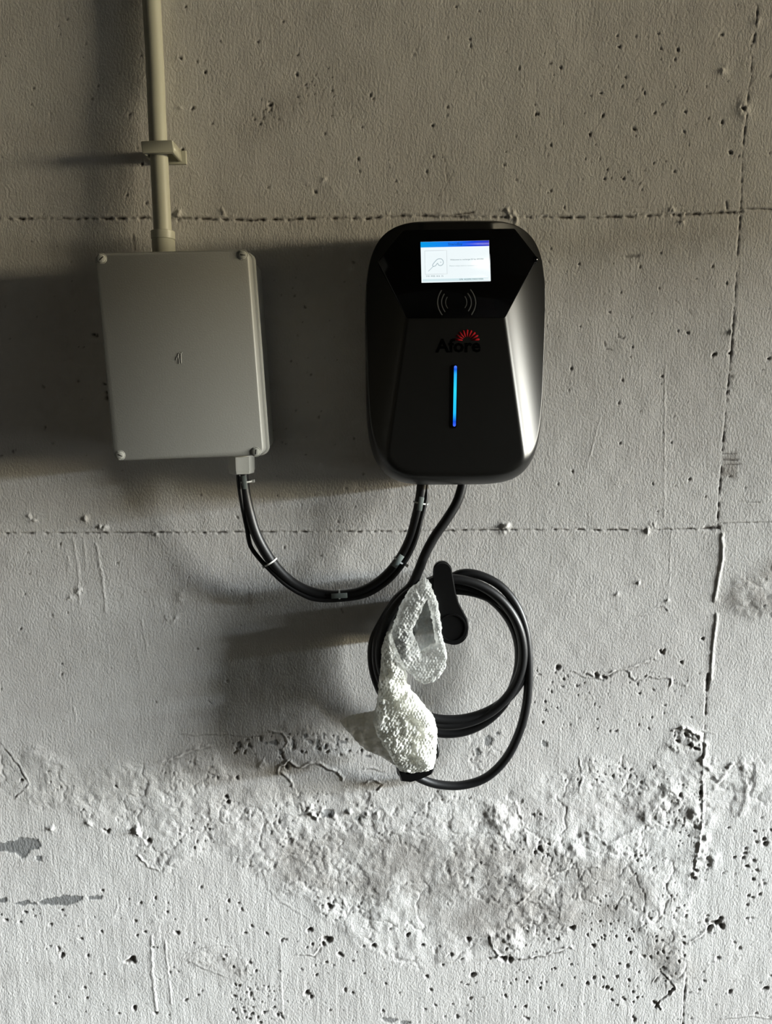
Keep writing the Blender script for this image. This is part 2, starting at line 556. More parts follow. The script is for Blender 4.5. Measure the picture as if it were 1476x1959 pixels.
# ---- pits: the ones that can be pointed out, then the fine ones by zone
for x, y, r in [(64, 169, 2), (345, 111, 3), (518, 200, 3), (514, 201, 2), (708, 182, 2), (713, 189, 2), (603, 367, 3), (685, 304, 2.5), (692, 243, 2),
                (872, 13, 2), (1025, 218, 3), (1072, 129, 2.6), (1180, 68, 2), (1184, 89, 2.5), (1128, 257, 2.6), (1152, 221, 2.6), (1192, 342, 2.4),
                (1296, 95, 2.6), (1212, 247, 2.5), (1310, 214, 2.2), (1381, 234, 3.2), (1397, 292, 3.6), (1421, 207, 4), (1251, 216, 2), (1149, 178, 2),
                (1156, 342, 2.2), (964, 316, 2.2), (827, 240, 2.2), (828, 299, 2), (855, 205, 2), (392, 138, 2.4), (349, 287, 3.4), (272, 314, 3.2),
                (392, 138, 2), (369, 206, 2.2), (367, 208, 2), (541, 41, 2), (1107, 505, 2.2), (1390, 542, 2), (1315, 637, 3), (1365, 678, 3.5),
                (1396, 676, 3), (1470, 686, 3), (1092, 705, 2.6), (1183, 771, 2), (1095, 902, 2.4), (1318, 917, 2.6), (1185, 848, 2), (1284, 847, 2),
                (1343, 1222, 3), (1067, 1277, 5), (1140, 1292, 5), (1155, 1296, 4), (1265, 1248, 4), (1270, 1244, 3), (1303, 1267, 3),
                (207, 760, 5.5), (205, 752, 4), (200, 735, 3), (180, 640, 3.5), (186, 642, 3), (339, 1784, 4.5), (119, 1827, 4.5), (253, 1836, 9),
                (245, 1839, 5), (592, 1779, 5.5), (626, 1797, 8), (618, 1805, 5), (650, 1826, 5), (714, 1809, 5), (630, 1733, 6), (48, 1745, 3),
                (11, 1760, 3), (39, 1764, 2.6), (119, 1741, 2.6), (510, 1786, 2.8), (586, 1900, 5), (595, 1907, 4), (257, 1928, 5), (298, 1938, 4),
                (292, 1812, 2.6), (262, 1789, 2.5), (468, 1785, 2.4), (207, 1590, 4), (200, 1588, 3), (285, 1608, 5), (262, 1596, 3), (433, 1524, 4),
                (436, 1534, 4), (400, 1586, 3), (453, 1488, 4), (42, 1492, 4), (222, 1504, 3), (1032, 1624, 7), (1023, 1630, 5), (1094, 1775, 6),
                (1134, 1809, 4.5), (963, 1834, 8), (976, 1836, 6), (904, 1865, 6), (780, 1788, 4), (896, 1797, 5), (808, 1808, 4), (1300, 1521, 5),
                (1340, 1517, 5), (1330, 1665, 5), (1326, 1680, 5), (1428, 1657, 4), (1463, 1614, 6), (1460, 1605, 4), (1357, 1775, 6), (1372, 1765, 7),
                (1380, 1772, 6), (1364, 1765, 5), (1378, 1757, 4), (1160, 1889, 4), (1169, 1893, 3.5), (1123, 1881, 3.6), (1202, 1875, 3),
                (1135, 1870, 3.2), (1060, 1853, 3), (1194, 1912, 3), (1395, 1897, 3.6), (1280, 1898, 4), (1286, 1892, 4), (1251, 1918, 5), (1256, 1925, 5),
                (1404, 1640, 3), (1428, 1757, 3), (1438, 1717, 2.6), (1430, 1714, 2.6), (1465, 1890, 4), (1460, 1893, 3), (1205, 1822, 3.4),
                (1440, 1682, 3), (1422, 1640, 2.6), (1312, 1406, 5), (1296, 1418, 4), (1330, 1432, 5), (1320, 1425, 4), (548, 1468, 4), (905, 1865, 3)]:
    pit(x + random.uniform(-.5, .5), y, r * 0.8, 0.0012 + r * 0.00035, 0.9 if r > 2 else 0.75, random.uniform(0.8, 1.5), random.uniform(0, 3.14))
def scatter(n, xa, xb, ya, yb, rlo=0.55, rhi=1.6, dirt=0.8, asp=1.6):
    for _ in range(n):
        r = (rlo + (rhi - rlo) * random.random() ** 2.6) * 1.25
        pit(random.uniform(xa, xb), random.uniform(ya, yb), r, 0.0008 + r * 0.0004, dirt * random.uniform(0.5, 1.1), random.uniform(0.8, asp), random.uniform(0, 3.14))
scatter(90, 330, 1476, 0, 400)
scatter(70, 950, 1380, 60, 380)
scatter(30, 0, 280, 0, 420)
scatter(60, 1040, 1476, 420, 1000)
scatter(14, 1130, 1240, 320, 370)
scatter(60, 0, 700, 890, 1400)
scatter(55, 520, 700, 480, 980)
scatter(30, 0, 200, 430, 900, 0.6, 1.9)
scatter(60, 1020, 1330, 1290, 1400, 0.5, 1.5, 0.8, 2.6)
scatter(36, 1000, 1340, 1280, 1330, 0.5, 1.3, 0.7, 2.4)
scatter(120, 0, 480, 1690, 1950, 0.6, 2.2)
scatter(90, 460, 780, 1770, 1959, 0.6, 2.4)
scatter(60, 440, 540, 1880, 1950, 0.6, 2.4, 0.8, 2)
scatter(170, 800, 1330, 1790, 1959, 0.6, 2.5)
scatter(120, 1330, 1476, 1560, 1959, 0.6, 2.6)
scatter(60, 1110, 1290, 1730, 1800, 0.6, 2.0)
scatter(50, 440, 720, 1400, 1450, 0.7, 1.9, 0.7, 3)
scatter(26, 560, 640, 120, 200, 0.5, 1.3)
scatter(26, 470, 560, 190, 240, 0.5, 1.4)

# ---- short scratches, chips, drips, flaking edges
for pts, w, h, d in [
    ([(850, 302), (856, 348)], 0.9, -0.0006, 0.8), ([(867, 328), (848, 366)], 0.8, -0.0005, 0.7),
    ([(255, 448), (258, 478)], 1.6, -0.0005, 1.0), ([(987, 430), (989, 440)], 1.4, -0.0005, 1.0),
    ([(1290, 573), (1298, 580)], 0.9, -0.0006, 0.7), ([(1316, 593), (1324, 603)], 1.0, -0.0006, 0.9),
    ([(1182, 645), (1192, 648), (1194, 645)], 1.4, -0.0008, 1.0), ([(1155, 655), (1157, 662)], 1.3, -0.0008, 0.9),
    ([(1160, 667), (1171, 670)], 1.4, -0.0008, 1.0), ([(1182, 638), (1183, 643)], 1.0, -0.0006, 0.8),
    ([(1198, 491), (1220, 489)], 3.0, -0.0012, 0.8), ([(1186, 490), (1200, 492)], 1.2, -0.0006, 0.6),
    ([(652, 1165), (656, 1172)], 1.4, -0.0008, 1.0), ([(398, 1340), (406, 1347)], 1.2, -0.0007, 0.9),
    ([(580, 352), (590, 358)], 1.2, -0.0005, 0.5),
    ([(1382, 868), (1408, 868)], 1.2, -0.0008, 0.9), ([(1382, 880), (1410, 880)], 1.8, -0.0012, 0.9),
    ([(1384, 890), (1414, 888)], 1.6, -0.0012, 0.8), ([(1412, 960), (1454, 961)], 1.0, -0.0006, 0.6),
    ([(1300, 745), (1400, 743)], 0.9, -0.0004, 0.2), ([(420, 800), (424, 803)], 1, -0.0005, 0.5),
]:
    crack(pts, w, h, d, 0.25, 0.4)
# pale drips and runs
for pts, w, h in [([(140, 1030), (150, 1090), (152, 1160)], 1.2, 0.0007), ([(160, 1030), (164, 1090)], 1.0, 0.0006), ([(184, 1040), (196, 1110), (202, 1170)], 1.6, 0.0009),
                  ([(130, 1065), (132, 1095)], 1.2, 0.0006), ([(270, 1185), (283, 1255)], 1.3, 0.0007), ([(255, 1200), (270, 1300)], 1.0, 0.0005),
                  ([(290, 1790), (291, 1860), (299, 1936)], 2.0, 0.0010), ([(316, 1800), (322, 1860), (328, 1920)], 1.6, 0.0008),
                  ([(536, 1810), (540, 1940)], 1.4, 0.0006), ([(1272, 700), (1270, 990)], 1.0, 0.0005), ([(1284, 1010), (1280, 1120)], 1.0, 0.0004),
                  ([(1148, 800), (1120, 900)], 0.9, 0.0005), ([(140, 1350), (146, 1380)], 1.2, 0.0006), ([(226, 1730), (218, 1755), (208, 1750)], 1.2, 0.0006)]:
    crack(pts, w, h, 0, 0.5, 0.5, 4)
# small raised blobs and splashes
for x, y, r, h in [(620, 345, 6, 0.0016), (632, 360, 5, 0.0010), (644, 375, 4, 0.0008), (343, 111, 5, 0.001), (345, 207, 4, 0.0012), (58, 990, 7, 0.0028), (66, 995, 4, 0.002),
                   (163, 992, 6, 0.0022), (200, 1010, 6, 0.0026), (192, 1008, 4, 0.002), (962, 1010, 8, 0.0040), (970, 1004, 5, 0.003), (1236, 1015, 6, 0.0030),
                   (1248, 1004, 5, 0.0030), (1284, 401, 4, 0.0020), (1305, 425, 4, 0.0022), (295, 1023, 6, 0.0018), (150, 1130, 8, 0.0014), (135, 1145, 6, 0.0012),
                   (345, 1143, 7, 0.0014), (320, 1182, 5, 0.002), (335, 1184, 6, 0.0014), (1383, 135, 7, 0.0016), (1427, 122, 4, 0.001), (585, 1545, 12, 0.0040), (598, 1560, 10, 0.004), (615, 1552, 8, 0.003),
                   (640, 1562, 8, 0.0035), (668, 1552, 7, 0.003), (700, 1556, 6, 0.0026), (722, 1558, 6, 0.0024), (432, 1830, 7, 0.003),
                   (1305, 1400, 14, 0.003), (1330, 1420, 12, 0.004), (1290, 1430, 12, 0.003), (940, 1552, 22, 0.003), (915, 1570, 18, -0.004), (965, 1580, 26, 0.004),
                   (1085, 1630, 30, 0.003), (1110, 1600, 20, -0.003), (1270, 1520, 30, 0.004), (1240, 1560, 26, -0.004), (1335, 1560, 22, 0.005), (1350, 1640, 16, 0.005),
                   (1345, 1600, 14, 0.003), (1170, 1630, 24, 0.0035), (1000, 1690, 26, 0.003), (1010, 1760, 30, -0.003), (970, 1795, 26, 0.004),
                   (730, 1110, 4, 0.0006), (1220, 1115, 4, 0.0018), (1180, 1137, 4, 0.0016), (1276, 1150, 4, 0.0018), (1373, 1150, 5, 0.001),
                   (478, 1560, 8, 0.003), (262, 1590, 9, 0.004), (300, 1760, 12, 0.001), (170, 1574, 9, 0.002), (97, 1585, 8, 0.002), (500, 1462, 10, 0.002), (1310, 1310, 4, 0.001)]:
    bump_at(x, y, r, h, random.uniform(0.8, 1.5), random.uniform(0, 3))
# flaking paint edges (raised lip with a dark crack under it)
for pts, w, h, d, lip in [
    ([(533, 1478), (538, 1468), (552, 1462), (575, 1472), (590, 1464), (610, 1462), (625, 1474), (645, 1480), (652, 1490)], 2.2, -0.0015, 0.75, 0.0020),
    ([(537, 1480), (550, 1492), (556, 1502)], 2.2, -0.0015, 0.7, 0.0020),
    ([(300, 1462), (335, 1452), (360, 1440), (400, 1430)], 2.2, -0.0012, 0.4, 0.0016),
    ([(700, 1500), (715, 1493), (728, 1500), (720, 1512), (705, 1512)], 1.6, -0.0010, 0.5, 0.0016),
    ([(700, 1470), (735, 1476)], 1.8, -0.0010, 0.4, 0.0014),
    ([(345, 1405), (380, 1408), (430, 1405), (480, 1412), (520, 1400)], 1.2, -0.0007, 0.5, 0.0006),
    ([(520, 1402), (540, 1405), (548, 1420), (540, 1430)], 1.6, -0.0008, 0.5, 0.0012),
    ([(0, 1420), (40, 1470), (55, 1500), (30, 1525)], 1.4, -0.0010, 0.25, 0.0012),
    ([(1120, 1290), (1150, 1300), (1180, 1284), (1210, 1280), (1250, 1262)], 1.8, -0.0012, 0.55, 0.0014),
    ([(1195, 1285), (1215, 1305), (1240, 1298), (1280, 1300), (1280, 1310)], 1.5, -0.0010, 0.5, 0.0012),
    ([(1225, 1180), (1240, 1175), (1265, 1160), (1275, 1168)], 1.3, -0.0008, 0.6, 0.0006),
    ([(1095, 1285), (1120, 1298), (1140, 1300)], 1.2, -0.0008, 0.4, 0.0008),
    ([(1105, 1450), (1110, 1490), (1100, 1520)], 1.8, -0.0005, 0.2, 0.0007),
    ([(1290, 1400), (1310, 1395), (1330, 1408), (1345, 1425), (1340, 1450)], 2.4, -0.0016, 0.35, 0.0026),
    ([(1340, 1400), (1365, 1405)], 1.2, -0.0008, 0.5, 0.0006),
    ([(1350, 1470), (1375, 1505), (1400, 1465)], 3.0, -0.0010, 0.2, 0.0022),
    ([(1420, 1465), (1425, 1530), (1415, 1560)], 3.0, 0.0012, 0.1, 0.0010),
    ([(955, 1832), (975, 1838), (1010, 1835), (1050, 1828), (1090, 1815)], 2.6, -0.0022, 0.85, 0.0020),
    ([(935, 1790), (940, 1815), (955, 1832)], 1.6, -0.0010, 0.4, 0.0016),
    ([(700, 1795), (745, 1835), (800, 1842), (860, 1845), (940, 1838)], 1.8, -0.0006, 0.22, -0.0008),
    ([(995, 1730), (1030, 1690), (1090, 1665), (1140, 1660)], 2.4, -0.0008, 0.1, 0.0016),
    ([(500, 1670), (510, 1700), (540, 1730), (590, 1760)], 1.8, -0.0003, 0.15, 0.0004),
    ([(985, 1535), (1000, 1570), (1010, 1620)], 2.2, 0.0012, 0.0, 0.0),
    ([(1120, 1590), (1160, 1615), (1210, 1590)], 3.0, 0.0016, 0.0, 0.0),
    ([(1250, 1880), (1265, 1860), (1290, 1890), (1280, 1900), (1255, 1920), (1262, 1930)], 1.6, -0.0014, 0.8, 0.0010),
    ([(1320, 1805), (1345, 1790), (1360, 1770)], 2.0, -0.0014, 0.7, 0.0014),
    ([(350, 1832), (380, 1815), (420, 1808), (440, 1812)], 1.2, -0.0006, 0.4, 0.0008),
    ([(350, 1832), (380, 1850), (430, 1870)], 1.2, -0.0006, 0.3, 0.0008),
    ([(265, 1640), (280, 1660), (300, 1665)], 2.0, -0.0010, 0.3, 0.0016),
    ([(570, 1826), (600, 1830), (625, 1800)], 1.8, -0.0010, 0.5, 0.0012),
    ([(1380, 1950), (1440, 1945), (1476, 1950)], 1.4, -0.0010, 0.6, 0.0010),
    ([(480, 1835), (470, 1855)], 1.2, -0.0008, 0.4, 0.0008),
    ([(650, 1715), (665, 1735)], 1.4, 0.0012, 0.3, 0.0),
    ([(1040, 415), (1320, 402)], 0.9, -0.0004, 0.15, 0.0), ([(1180, 398), (1400, 393)], 0.8, -0.0004, 0.2, 0.0),
]:
    crack(pts, w, h, d, 1.2, 0.7, random.randint(2, 90), lip)

# ---- joints between the cast panels
JV = [(1460, -160), (1449, 0), (1445, 60), (1438, 100), (1436, 150), (1430, 180), (1428, 215), (1422, 260), (1419, 300), (1417, 380), (1414, 430), (1409, 500), (1404, 590),
      (1400, 640), (1395, 700), (1388, 780), (1381, 860), (1378, 910), (1374, 960), (1372, 1004), (1379, 1020), (1378, 1070), (1371, 1105), (1362, 1150),
      (1368, 1170), (1360, 1240), (1356, 1290), (1350, 1330), (1347, 1400), (1342, 1450), (1344, 1520), (1340, 1600), (1326, 1680), (1318, 1780), (1312, 1860),
      (1308, 1900), (1305, 1959), (1300, 2100)]
JU_L = [(-300, 421), (0, 418), (250, 418), (340, 416), (480, 421), (620, 417), (700, 418), (760, 412), (900, 415), (1000, 415), (1130, 416), (1250, 412), (1340, 409), (1418, 405)]
JU_R = [(1418, 399), (1476, 400), (1900, 396)]
JM_L = [(-300, 1022), (0, 1020), (250, 1019), (500, 1018), (800, 1016), (1000, 1013), (1230, 1014), (1375, 1011)]
JM_R = [(1375, 1001), (1476, 999), (1900, 996)]
def joint(pix, w, h, d, seed, lip, nse=0.85):
    crack(pix, w, h, d, 0.45, nse, seed, lip)
joint(JU_L, 2.4, -0.0024, 1.0, 7, 0.0009, 1.0); joint(JU_R, 1.6, -0.0016, 0.8, 8, 0.0008)
joint(JM_L, 1.8, -0.0018, 1.0, 9, 0.0009, 1.1); joint(JM_R, 1.5, -0.0014, 0.75, 10, 0.0008)
joint([p for p in JV if p[1] < 1010], 1.5, -0.0012, 1.0, 12, 0.0, 1.15)
joint([p for p in JV if 1280 < p[1] < 1460], 1.5, -0.0014, 0.9, 13, 0.0, 1.0)
joint([p for p in JV if 1440 < p[1] < 1700], 3.0, 0.0020, 0.1, 14, 0.0)
joint([p for p in JV if p[1] > 1840], 1.6, -0.0016, 0.95, 15, 0.0)
for s, e, x0 in [(180, 240, 1424), (30, 55, 1447), (625, 650, 1399)]:
    bump_at(x0, (s + e) / 2, (e - s) / 4, 0.0022, 1.2, 1.5)
# bright smooth ridge beside the joint (right panel stands slightly proud between y 1020 and 1350)
crack([(1381, 1022), (1381, 1070), (1374, 1105), (1366, 1150)], 2.4, 0.0022, 0, 0.4, 0.3, 3)
crack([(1371, 1175), (1363, 1240), (1359, 1300)], 2.2, 0.0020, 0, 0.4, 0.3, 3)
crack([(1353, 1290), (1350, 1320)], 3.0, -0.0018, 0.9, 0.4, 0.3, 3)
crack([(1350, 1010), (1374, 1008)], 3.4, -0.0026, 0.95, 0.6, 0.5, 5)
crack([(860, 412), (905, 406)], 1.4, -0.0016, 0.9, 0.3, 0.3, 6)
crack([(980, 405), (986, 418), (985, 432)], 3.0, 0.0026, 0.2, 0.8, 0.6, 6)
crack([(970, 402), (976, 416)], 2.4, 0.0024, 0.1, 0.8, 0.6, 6)
crack([(340, 407), (336, 418)], 4.0, 0.0022, 0.3, 0.8, 0.6, 6)
crack([(330, 412), (340, 420)], 3.0, -0.0022, 0.8, 0.8, 0.6, 6)
crack([(424, 400), (428, 410)], 1.6, 0.0014, 0.4, 0.6, 0.5, 6)
crack([(1388, 386), (1390, 400)], 1.6, -0.0012, 0.7, 0.6, 0.4, 6)
Dd = np.clip(Dd, 0, 1)

# ---- panels: fine grid inside the raster, coarse strips beyond
WX0, WX1, WZ0, WZ1 = -3.6, 12.9, 0.0, 3.0
def curve_x(pix):
    q = sorted(((P(x, y).z, P(x, y).x) for x, y in pix))
    return np.array([a for a, _ in q]), np.array([b for _, b in q])
def curve_z(pix):
    q = sorted(((P(x, y).x, P(x, y).z) for x, y in pix))
    return np.array([a for a, _ in q]), np.array([b for _, b in q])
vz, vx = curve_x(JV)
def jx(z): return np.interp(z, vz, vx)
uL, uR, mL, mR = curve_z(JU_L), curve_z(JU_R), curve_z(JM_L), curve_z(JM_R)
GRID = 0.00165

def sample(A, x, z, outside=0.0):
    fx = np.clip((x - X0) / CELL - 0.5, 0, NX - 1.001); fz = np.clip((z - Z0) / CELL - 0.5, 0, NZ - 1.001)
    ix = fx.astype(int); iz = fz.astype(int); fx = fx - ix; fz = fz - iz
    v = (A[iz, ix] * (1 - fx) + A[iz, ix + 1] * fx) * (1 - fz) + (A[iz + 1, ix] * (1 - fx) + A[iz + 1, ix + 1] * fx) * fz
    m = (x < X0) | (x > X1) | (z < Z0) | (z > Z1)
    return np.where(m, outside, v)

def axis(a, b, lo, hi):
    """parameter samples between a and b: fine inside [lo,hi], coarse outside"""
    out = [a]
    t = a
    while t < b - 1e-9:
        t += GRID if (lo - 0.002 <= t < hi + 0.002) else (0.03 if t < 2.0 else 0.5)
        if t > lo > out[-1] + 1e-9 and out[-1] < lo: t = lo
        out.append(min(t, b))
    return np.array(out)

wall = bpy.data.objects.new('wall_back', None)
COL.objects.link(wall)
wall.location = (0, 0, 0)
wall['kind'] = 'structure'
FX0, FX1, FZ0, FZ1 = -0.72, 0.80, 0.16, 1.93

def panel(side, row):
    zlo = {0: None, 1: (mL if side == 'l' else mR), 2: (uL if side == 'l' else uR)}[row]
    zhi = {0: (mL if side == 'l' else mR), 1: (uL if side == 'l' else uR), 2: None}[row]
    # nominal axes
    if side == 'l': xs = axis(WX0, 0.62, FX0, FX1)
    else: xs = axis(0.62, WX1, FX0, FX1)
    zm = [np.interp(0.3, *zlo) if zlo else WZ0, np.interp(0.3, *zhi) if zhi else WZ1]
    zs = axis(zm[0], zm[1], FZ0, FZ1)
    nx, nz = len(xs), len(zs)
    U, V = np.meshgrid((xs - xs[0]) / (xs[-1] - xs[0]), (zs - zs[0]) / (zs[-1] - zs[0]))
    Z = WZ0 + 0 * U + (zs[:, None] - 0)
    for _ in range(3):
        J = jx(Z)
        if side == 'l':   # squeeze only the last stretch towards the joint
            X = np.where(xs[None, :] < 0.2, xs[None, :], 0.2 + (xs[None, :] - 0.2) / (0.62 - 0.2) * (J - 0.2))
        else:
            X = np.where(xs[None, :] > 1.0, xs[None, :], 1.0 - (1.0 - xs[None, :]) / (1.0 - 0.62) * (1.0 - J))
        a = np.interp(X, *zlo) if zlo else np.full_like(X, WZ0)
        b = np.interp(X, *zhi) if zhi else np.full_like(X, WZ1)
        Z = zs[:, None] + (a - zm[0]) * (1 - V) + (b - zm[1]) * V
    H = sample(Hh, X, Z)
    # drop the outline of the panel a touch so each panel keeps an edge of its own
    co = np.stack([X, -H, Z], -1).reshape(-1, 3).astype(np.float32)
    me = bpy.data.meshes.new('wall_panel')
    me.vertices.add(nx * nz)
    me.vertices.foreach_set('co', co.ravel())
    i = np.arange(nx * nz).reshape(nz, nx)
    q = np.stack([i[:-1, :-1], i[:-1, 1:], i[1:, 1:], i[1:, :-1]], -1).reshape(-1, 4)
    nf = len(q)
    me.loops.add(nf * 4); me.loops.foreach_set('vertex_index', q.ravel().astype(np.int32))
    me.polygons.add(nf)
    me.polygons.foreach_set('loop_start', (np.arange(nf) * 4).astype(np.int32))
    me.polygons.foreach_set('use_smooth', np.ones(nf, bool))
    me.update(calc_edges=True)
    at = me.color_attributes.new('wear', 'FLOAT_COLOR', 'POINT')
    c = np.stack([sample(Dd, X, Z), sample(Bb, X, Z), sample(Ss, X, Z), sample(Rr, X, Z)], -1).astype(np.float32)
    at.data.foreach_set('color', c.ravel())
    o = link('wall_panel', me, M_WALL, wall, smooth=False)
    return o
for s in 'lr':
    for r in (0, 1, 2):
        panel(s, r)
del Hh, Dd, Bb, Ss, Rr

# rest of the room: slab behind, floor, ceiling, head of the garage door on the right; bounce wall added on the left
def box(name, x0, x1, y0, y1, z0, z1, m, parent=None, kind=None):
    bm = bmesh.new()
    v = [bm.verts.new((x, y, z)) for x in (x0, x1) for y in (y0, y1) for z in (z0, z1)]
    for f in ((0, 1, 3, 2), (4, 6, 7, 5), (0, 4, 5, 1), (2, 3, 7, 6), (0, 2, 6, 4), (1, 5, 7, 3)):
        bm.faces.new([v[i] for i in f])
    o = bm_obj(name, bm, m, parent)
    if kind: o['kind'] = kind
    return o
M_CONC = mat('grey_concrete', (0.10, 0.095, 0.085), 0.85, bump=(60, 0.002), mottle=0.25)
box('floor', -3.6, 13.0, -8.5, 0.3, -0.12, 0.0, M_CONC, kind='structure')
box('wall_left_bounce', -3.7, -3.6, -8.5, 0.3, 0.0, 3.0, M_CONC, kind='structure')  # unseen wall, added to bounce daylight onto the charger's left facets
box('ceiling', -3.6, 13.0, -8.5, 0.3, 3.0, 3.1, M_CONC, kind='structure')
box('wall_right', 13.0, 13.15, -8.5, 0.3, 2.8, 3.1, M_CONC, kind='structure')
box('wall_slab', -3.6, 12.9, 0.012, 0.30, 0.0, 3.0, M_CONC, wall)

# ------------------------------------------------------------------ materials of the fittings
M_GREY_SHADED = mat('grey_plastic_shaded', (0.31, 0.31, 0.29), 0.42, bump=(500, 0.00015), mottle=0.03)  # same plastic as the box sides, darkened to paint in the dim front
M_GREY_LIT = mat('grey_plastic_lit', (0.58, 0.58, 0.54), 0.4, bump=(400, 0.0001))  # same plastic as the lid, kept lighter for the brightly lit sides
M_PIPE = mat('grey_pvc', (0.37, 0.365, 0.295), 0.38, bump=(40, 0.0002), mottle=0.05)
M_SCREW = mat('screw_grey', (0.50, 0.50, 0.46), 0.45, bump=(600, 0.0002))
M_DARK = mat('dark_slot', (0.01, 0.01, 0.009), 0.8)
M_CABLE = mat('black_cable_sheath', (0.0035, 0.0035, 0.004), 0.45, bump=(300, 0.0001))
M_CHARCOAL = mat('charcoal_satin_plastic', (0.0055, 0.0053, 0.0045), 0.38, spec=0.5, bump=(900, 0.00004))
M_GLASS = mat('gloss_black_glass', (0.002, 0.002, 0.002), 0.06, spec=0.5)
M_BLACK = mat('black_plastic', (0.0025, 0.0025, 0.0025), 0.42, spec=0.3, bump=(700, 0.00005))
M_INK = mat('black_print', (0.0004, 0.0004, 0.0004), 0.7, spec=0.02)
M_RED = mat('red_print', (0.22, 0.005, 0.008), 0.8, spec=0.05)
M_MARK = mat('grey_print', (0.07, 0.07, 0.066), 0.8, spec=0.1)
M_TIE = mat('white_nylon', (0.75, 0.76, 0.74), 0.35)
M_TAG = mat('clear_grey_marker', (0.20, 0.23, 0.22), 0.3)
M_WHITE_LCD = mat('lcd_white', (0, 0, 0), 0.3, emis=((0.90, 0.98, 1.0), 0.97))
M_BAND_LCD = mat('lcd_pale_band', (0, 0, 0), 0.3, emis=((0.70, 0.86, 0.90), 0.95))
M_LINE_LCD = mat('lcd_grey_line', (0, 0, 0), 0.3, emis=((0.62, 0.68, 0.70), 0.9))
M_TEXT_LCD = mat('lcd_dark_text', (0, 0, 0), 0.3, emis=((0.22, 0.30, 0.32), 0.8))
M_ICON_LCD = mat('lcd_icon', (0, 0, 0), 0.3, emis=((0.36, 0.46, 0.50), 0.9))
M_HEADTXT = mat('lcd_header_text', (0, 0, 0), 0.3, emis=((0.01, 0.09, 0.42), 1.0))

def gradient_emission(name, stops, axis='X', strength=1.0):
    m = bpy.data.materials.new(name); m.use_nodes = True
    nt = m.node_tree; b = nt.nodes['Principled BSDF']
    b.inputs['Base Color'].default_value = (0, 0, 0, 1)
    tc = nt.nodes.new('ShaderNodeTexCoord'); sp = nt.nodes.new('ShaderNodeSeparateXYZ'); cr = nt.nodes.new('ShaderNodeValToRGB')
    nt.links.new(tc.outputs['Generated'], sp.inputs[0]); nt.links.new(sp.outputs[axis], cr.inputs['Fac'])
    e = cr.color_ramp.elements
    e[0].position, e[0].color = stops[0][0], (*stops[0][1], 1)
    e[1].position, e[1].color = stops[-1][0], (*stops[-1][1], 1)
    for p, c in stops[1:-1]:
        n = e.new(p); n.color = (*c, 1)
    nt.links.new(cr.outputs['Color'], b.inputs['Emission Color'])
    b.inputs['Emission Strength'].default_value = strength
    return m
M_HEAD = gradient_emission('lcd_header', [(0, (0.0, 0.33, 0.80)), (0.45, (0.01, 0.20, 0.90)), (0.75, (0.0, 0.06, 0.75)), (1, (0.01, 0.02, 0.55))])
M_LED = gradient_emission('led_blue', [(0, (0.06, 0.16, 1.0)), (0.08, (0.0, 0.07, 0.75)), (0.22, (0.01, 0.55, 1.0)), (0.6, (0.02, 0.72, 1.0)), (0.86, (0.02, 0.48, 1.0)), (0.94, (0.0, 0.10, 0.8)), (1, (0.1, 0.25, 1.0))], 'Z', 1.0)

def write(name, body, px, py, wpx, hpx, depth, m, parent, slope=0.0, bold=0.0):
    """lettering centred on photo pixel (px,py), lying flat on the plane at `depth`"""
    cu = bpy.data.curves.new(name, 'FONT'); cu.body = body; cu.align_x = 'CENTER'; cu.align_y = 'CENTER'
    cu.extrude = 0.0; cu.offset = bold; cu.resolution_u = 2
    o = bpy.data.objects.new('tmp', cu); COL.objects.link(o)
    dg = bpy.context.evaluated_depsgraph_get()
    me = bpy.data.meshes.new_from_object(o.evaluated_get(dg))
    bpy.data.objects.remove(o)
    co = np.array([v.co[:] for v in me.vertices])
    mn, mx = co.min(0), co.max(0)
    a = P(px - wpx / 2, py - slope * wpx / 2, depth); b = P(px + wpx / 2, py + slope * wpx / 2, depth)
    u = (b - a) / (mx[0] - mn[0])
    t = P(px, py - hpx / 2, depth); s = P(px, py + hpx / 2, depth)
    v = (t - s) / (mx[1] - mn[1])
    c = (mn + mx) / 2; ctr = P(px, py, depth)
    for vert, q in zip(me.vertices, co):
        vert.co = ctr + u * (q[0] - c[0]) + v * (q[1] - c[1])
    me.materials.clear()
    return link(name, me, m, parent, smooth=False)

# ------------------------------------------------------------------ conduit with its clip
cp = [P(284, -420, 0.018), P(288.5, 0, 0.0185), P(311, 442, 0.033)]
top = cp[1] + (cp[1] - cp[2]).normalized() * 0.55
top = cp[2] + (cp[1] - cp[2]) * ((2.998 - cp[2].z) / (cp[1].z - cp[2].z))
top.y = -0.0135
BOXC = [(181, 485), (473, 478), (503, 870), (218, 880.5)]   # lid corners in the photo
box_top_z = P(315, 481, 0.12).z
pipe_dir = (cp[1] - cp[2]).normalized()
conduit = thing('conduit', 'pale grey plastic conduit pipe running up from the grey junction box', 'pipe', cp[2])
foot = cp[2] - pipe_dir * 0.004
mid = cp[1].copy(); mid.y = -0.0165
tube('pipe', spline([foot, foot.lerp(mid, 0.5), mid, mid.lerp(top, 0.5), top], 6), 0.0122, M_PIPE, conduit, 40)
pb = cp[2]; slope_x = (cp[1].x - cp[2].x) / (cp[1].z - cp[2].z)
def seg(z, r): return (Vector((pb.x + (z - pb.z) * slope_x, pb.y, z)), r)
sock = [seg(box_top_z - 0.004, .0158), seg(pb.z - 0.013, .0158), seg(pb.z - 0.0118, .0150), seg(pb.z - 0.0108, .0163), seg(pb.z - 0.0006, .0163), seg(pb.z, .0150), seg(pb.z, .0124)]
bm = bmesh.new()
rings = [[bm.verts.new(p + Vector((math.cos(a) * r, math.sin(a) * r, 0))) for a in [2 * math.pi * k / 40 for k in range(40)]] for p, r in sock]
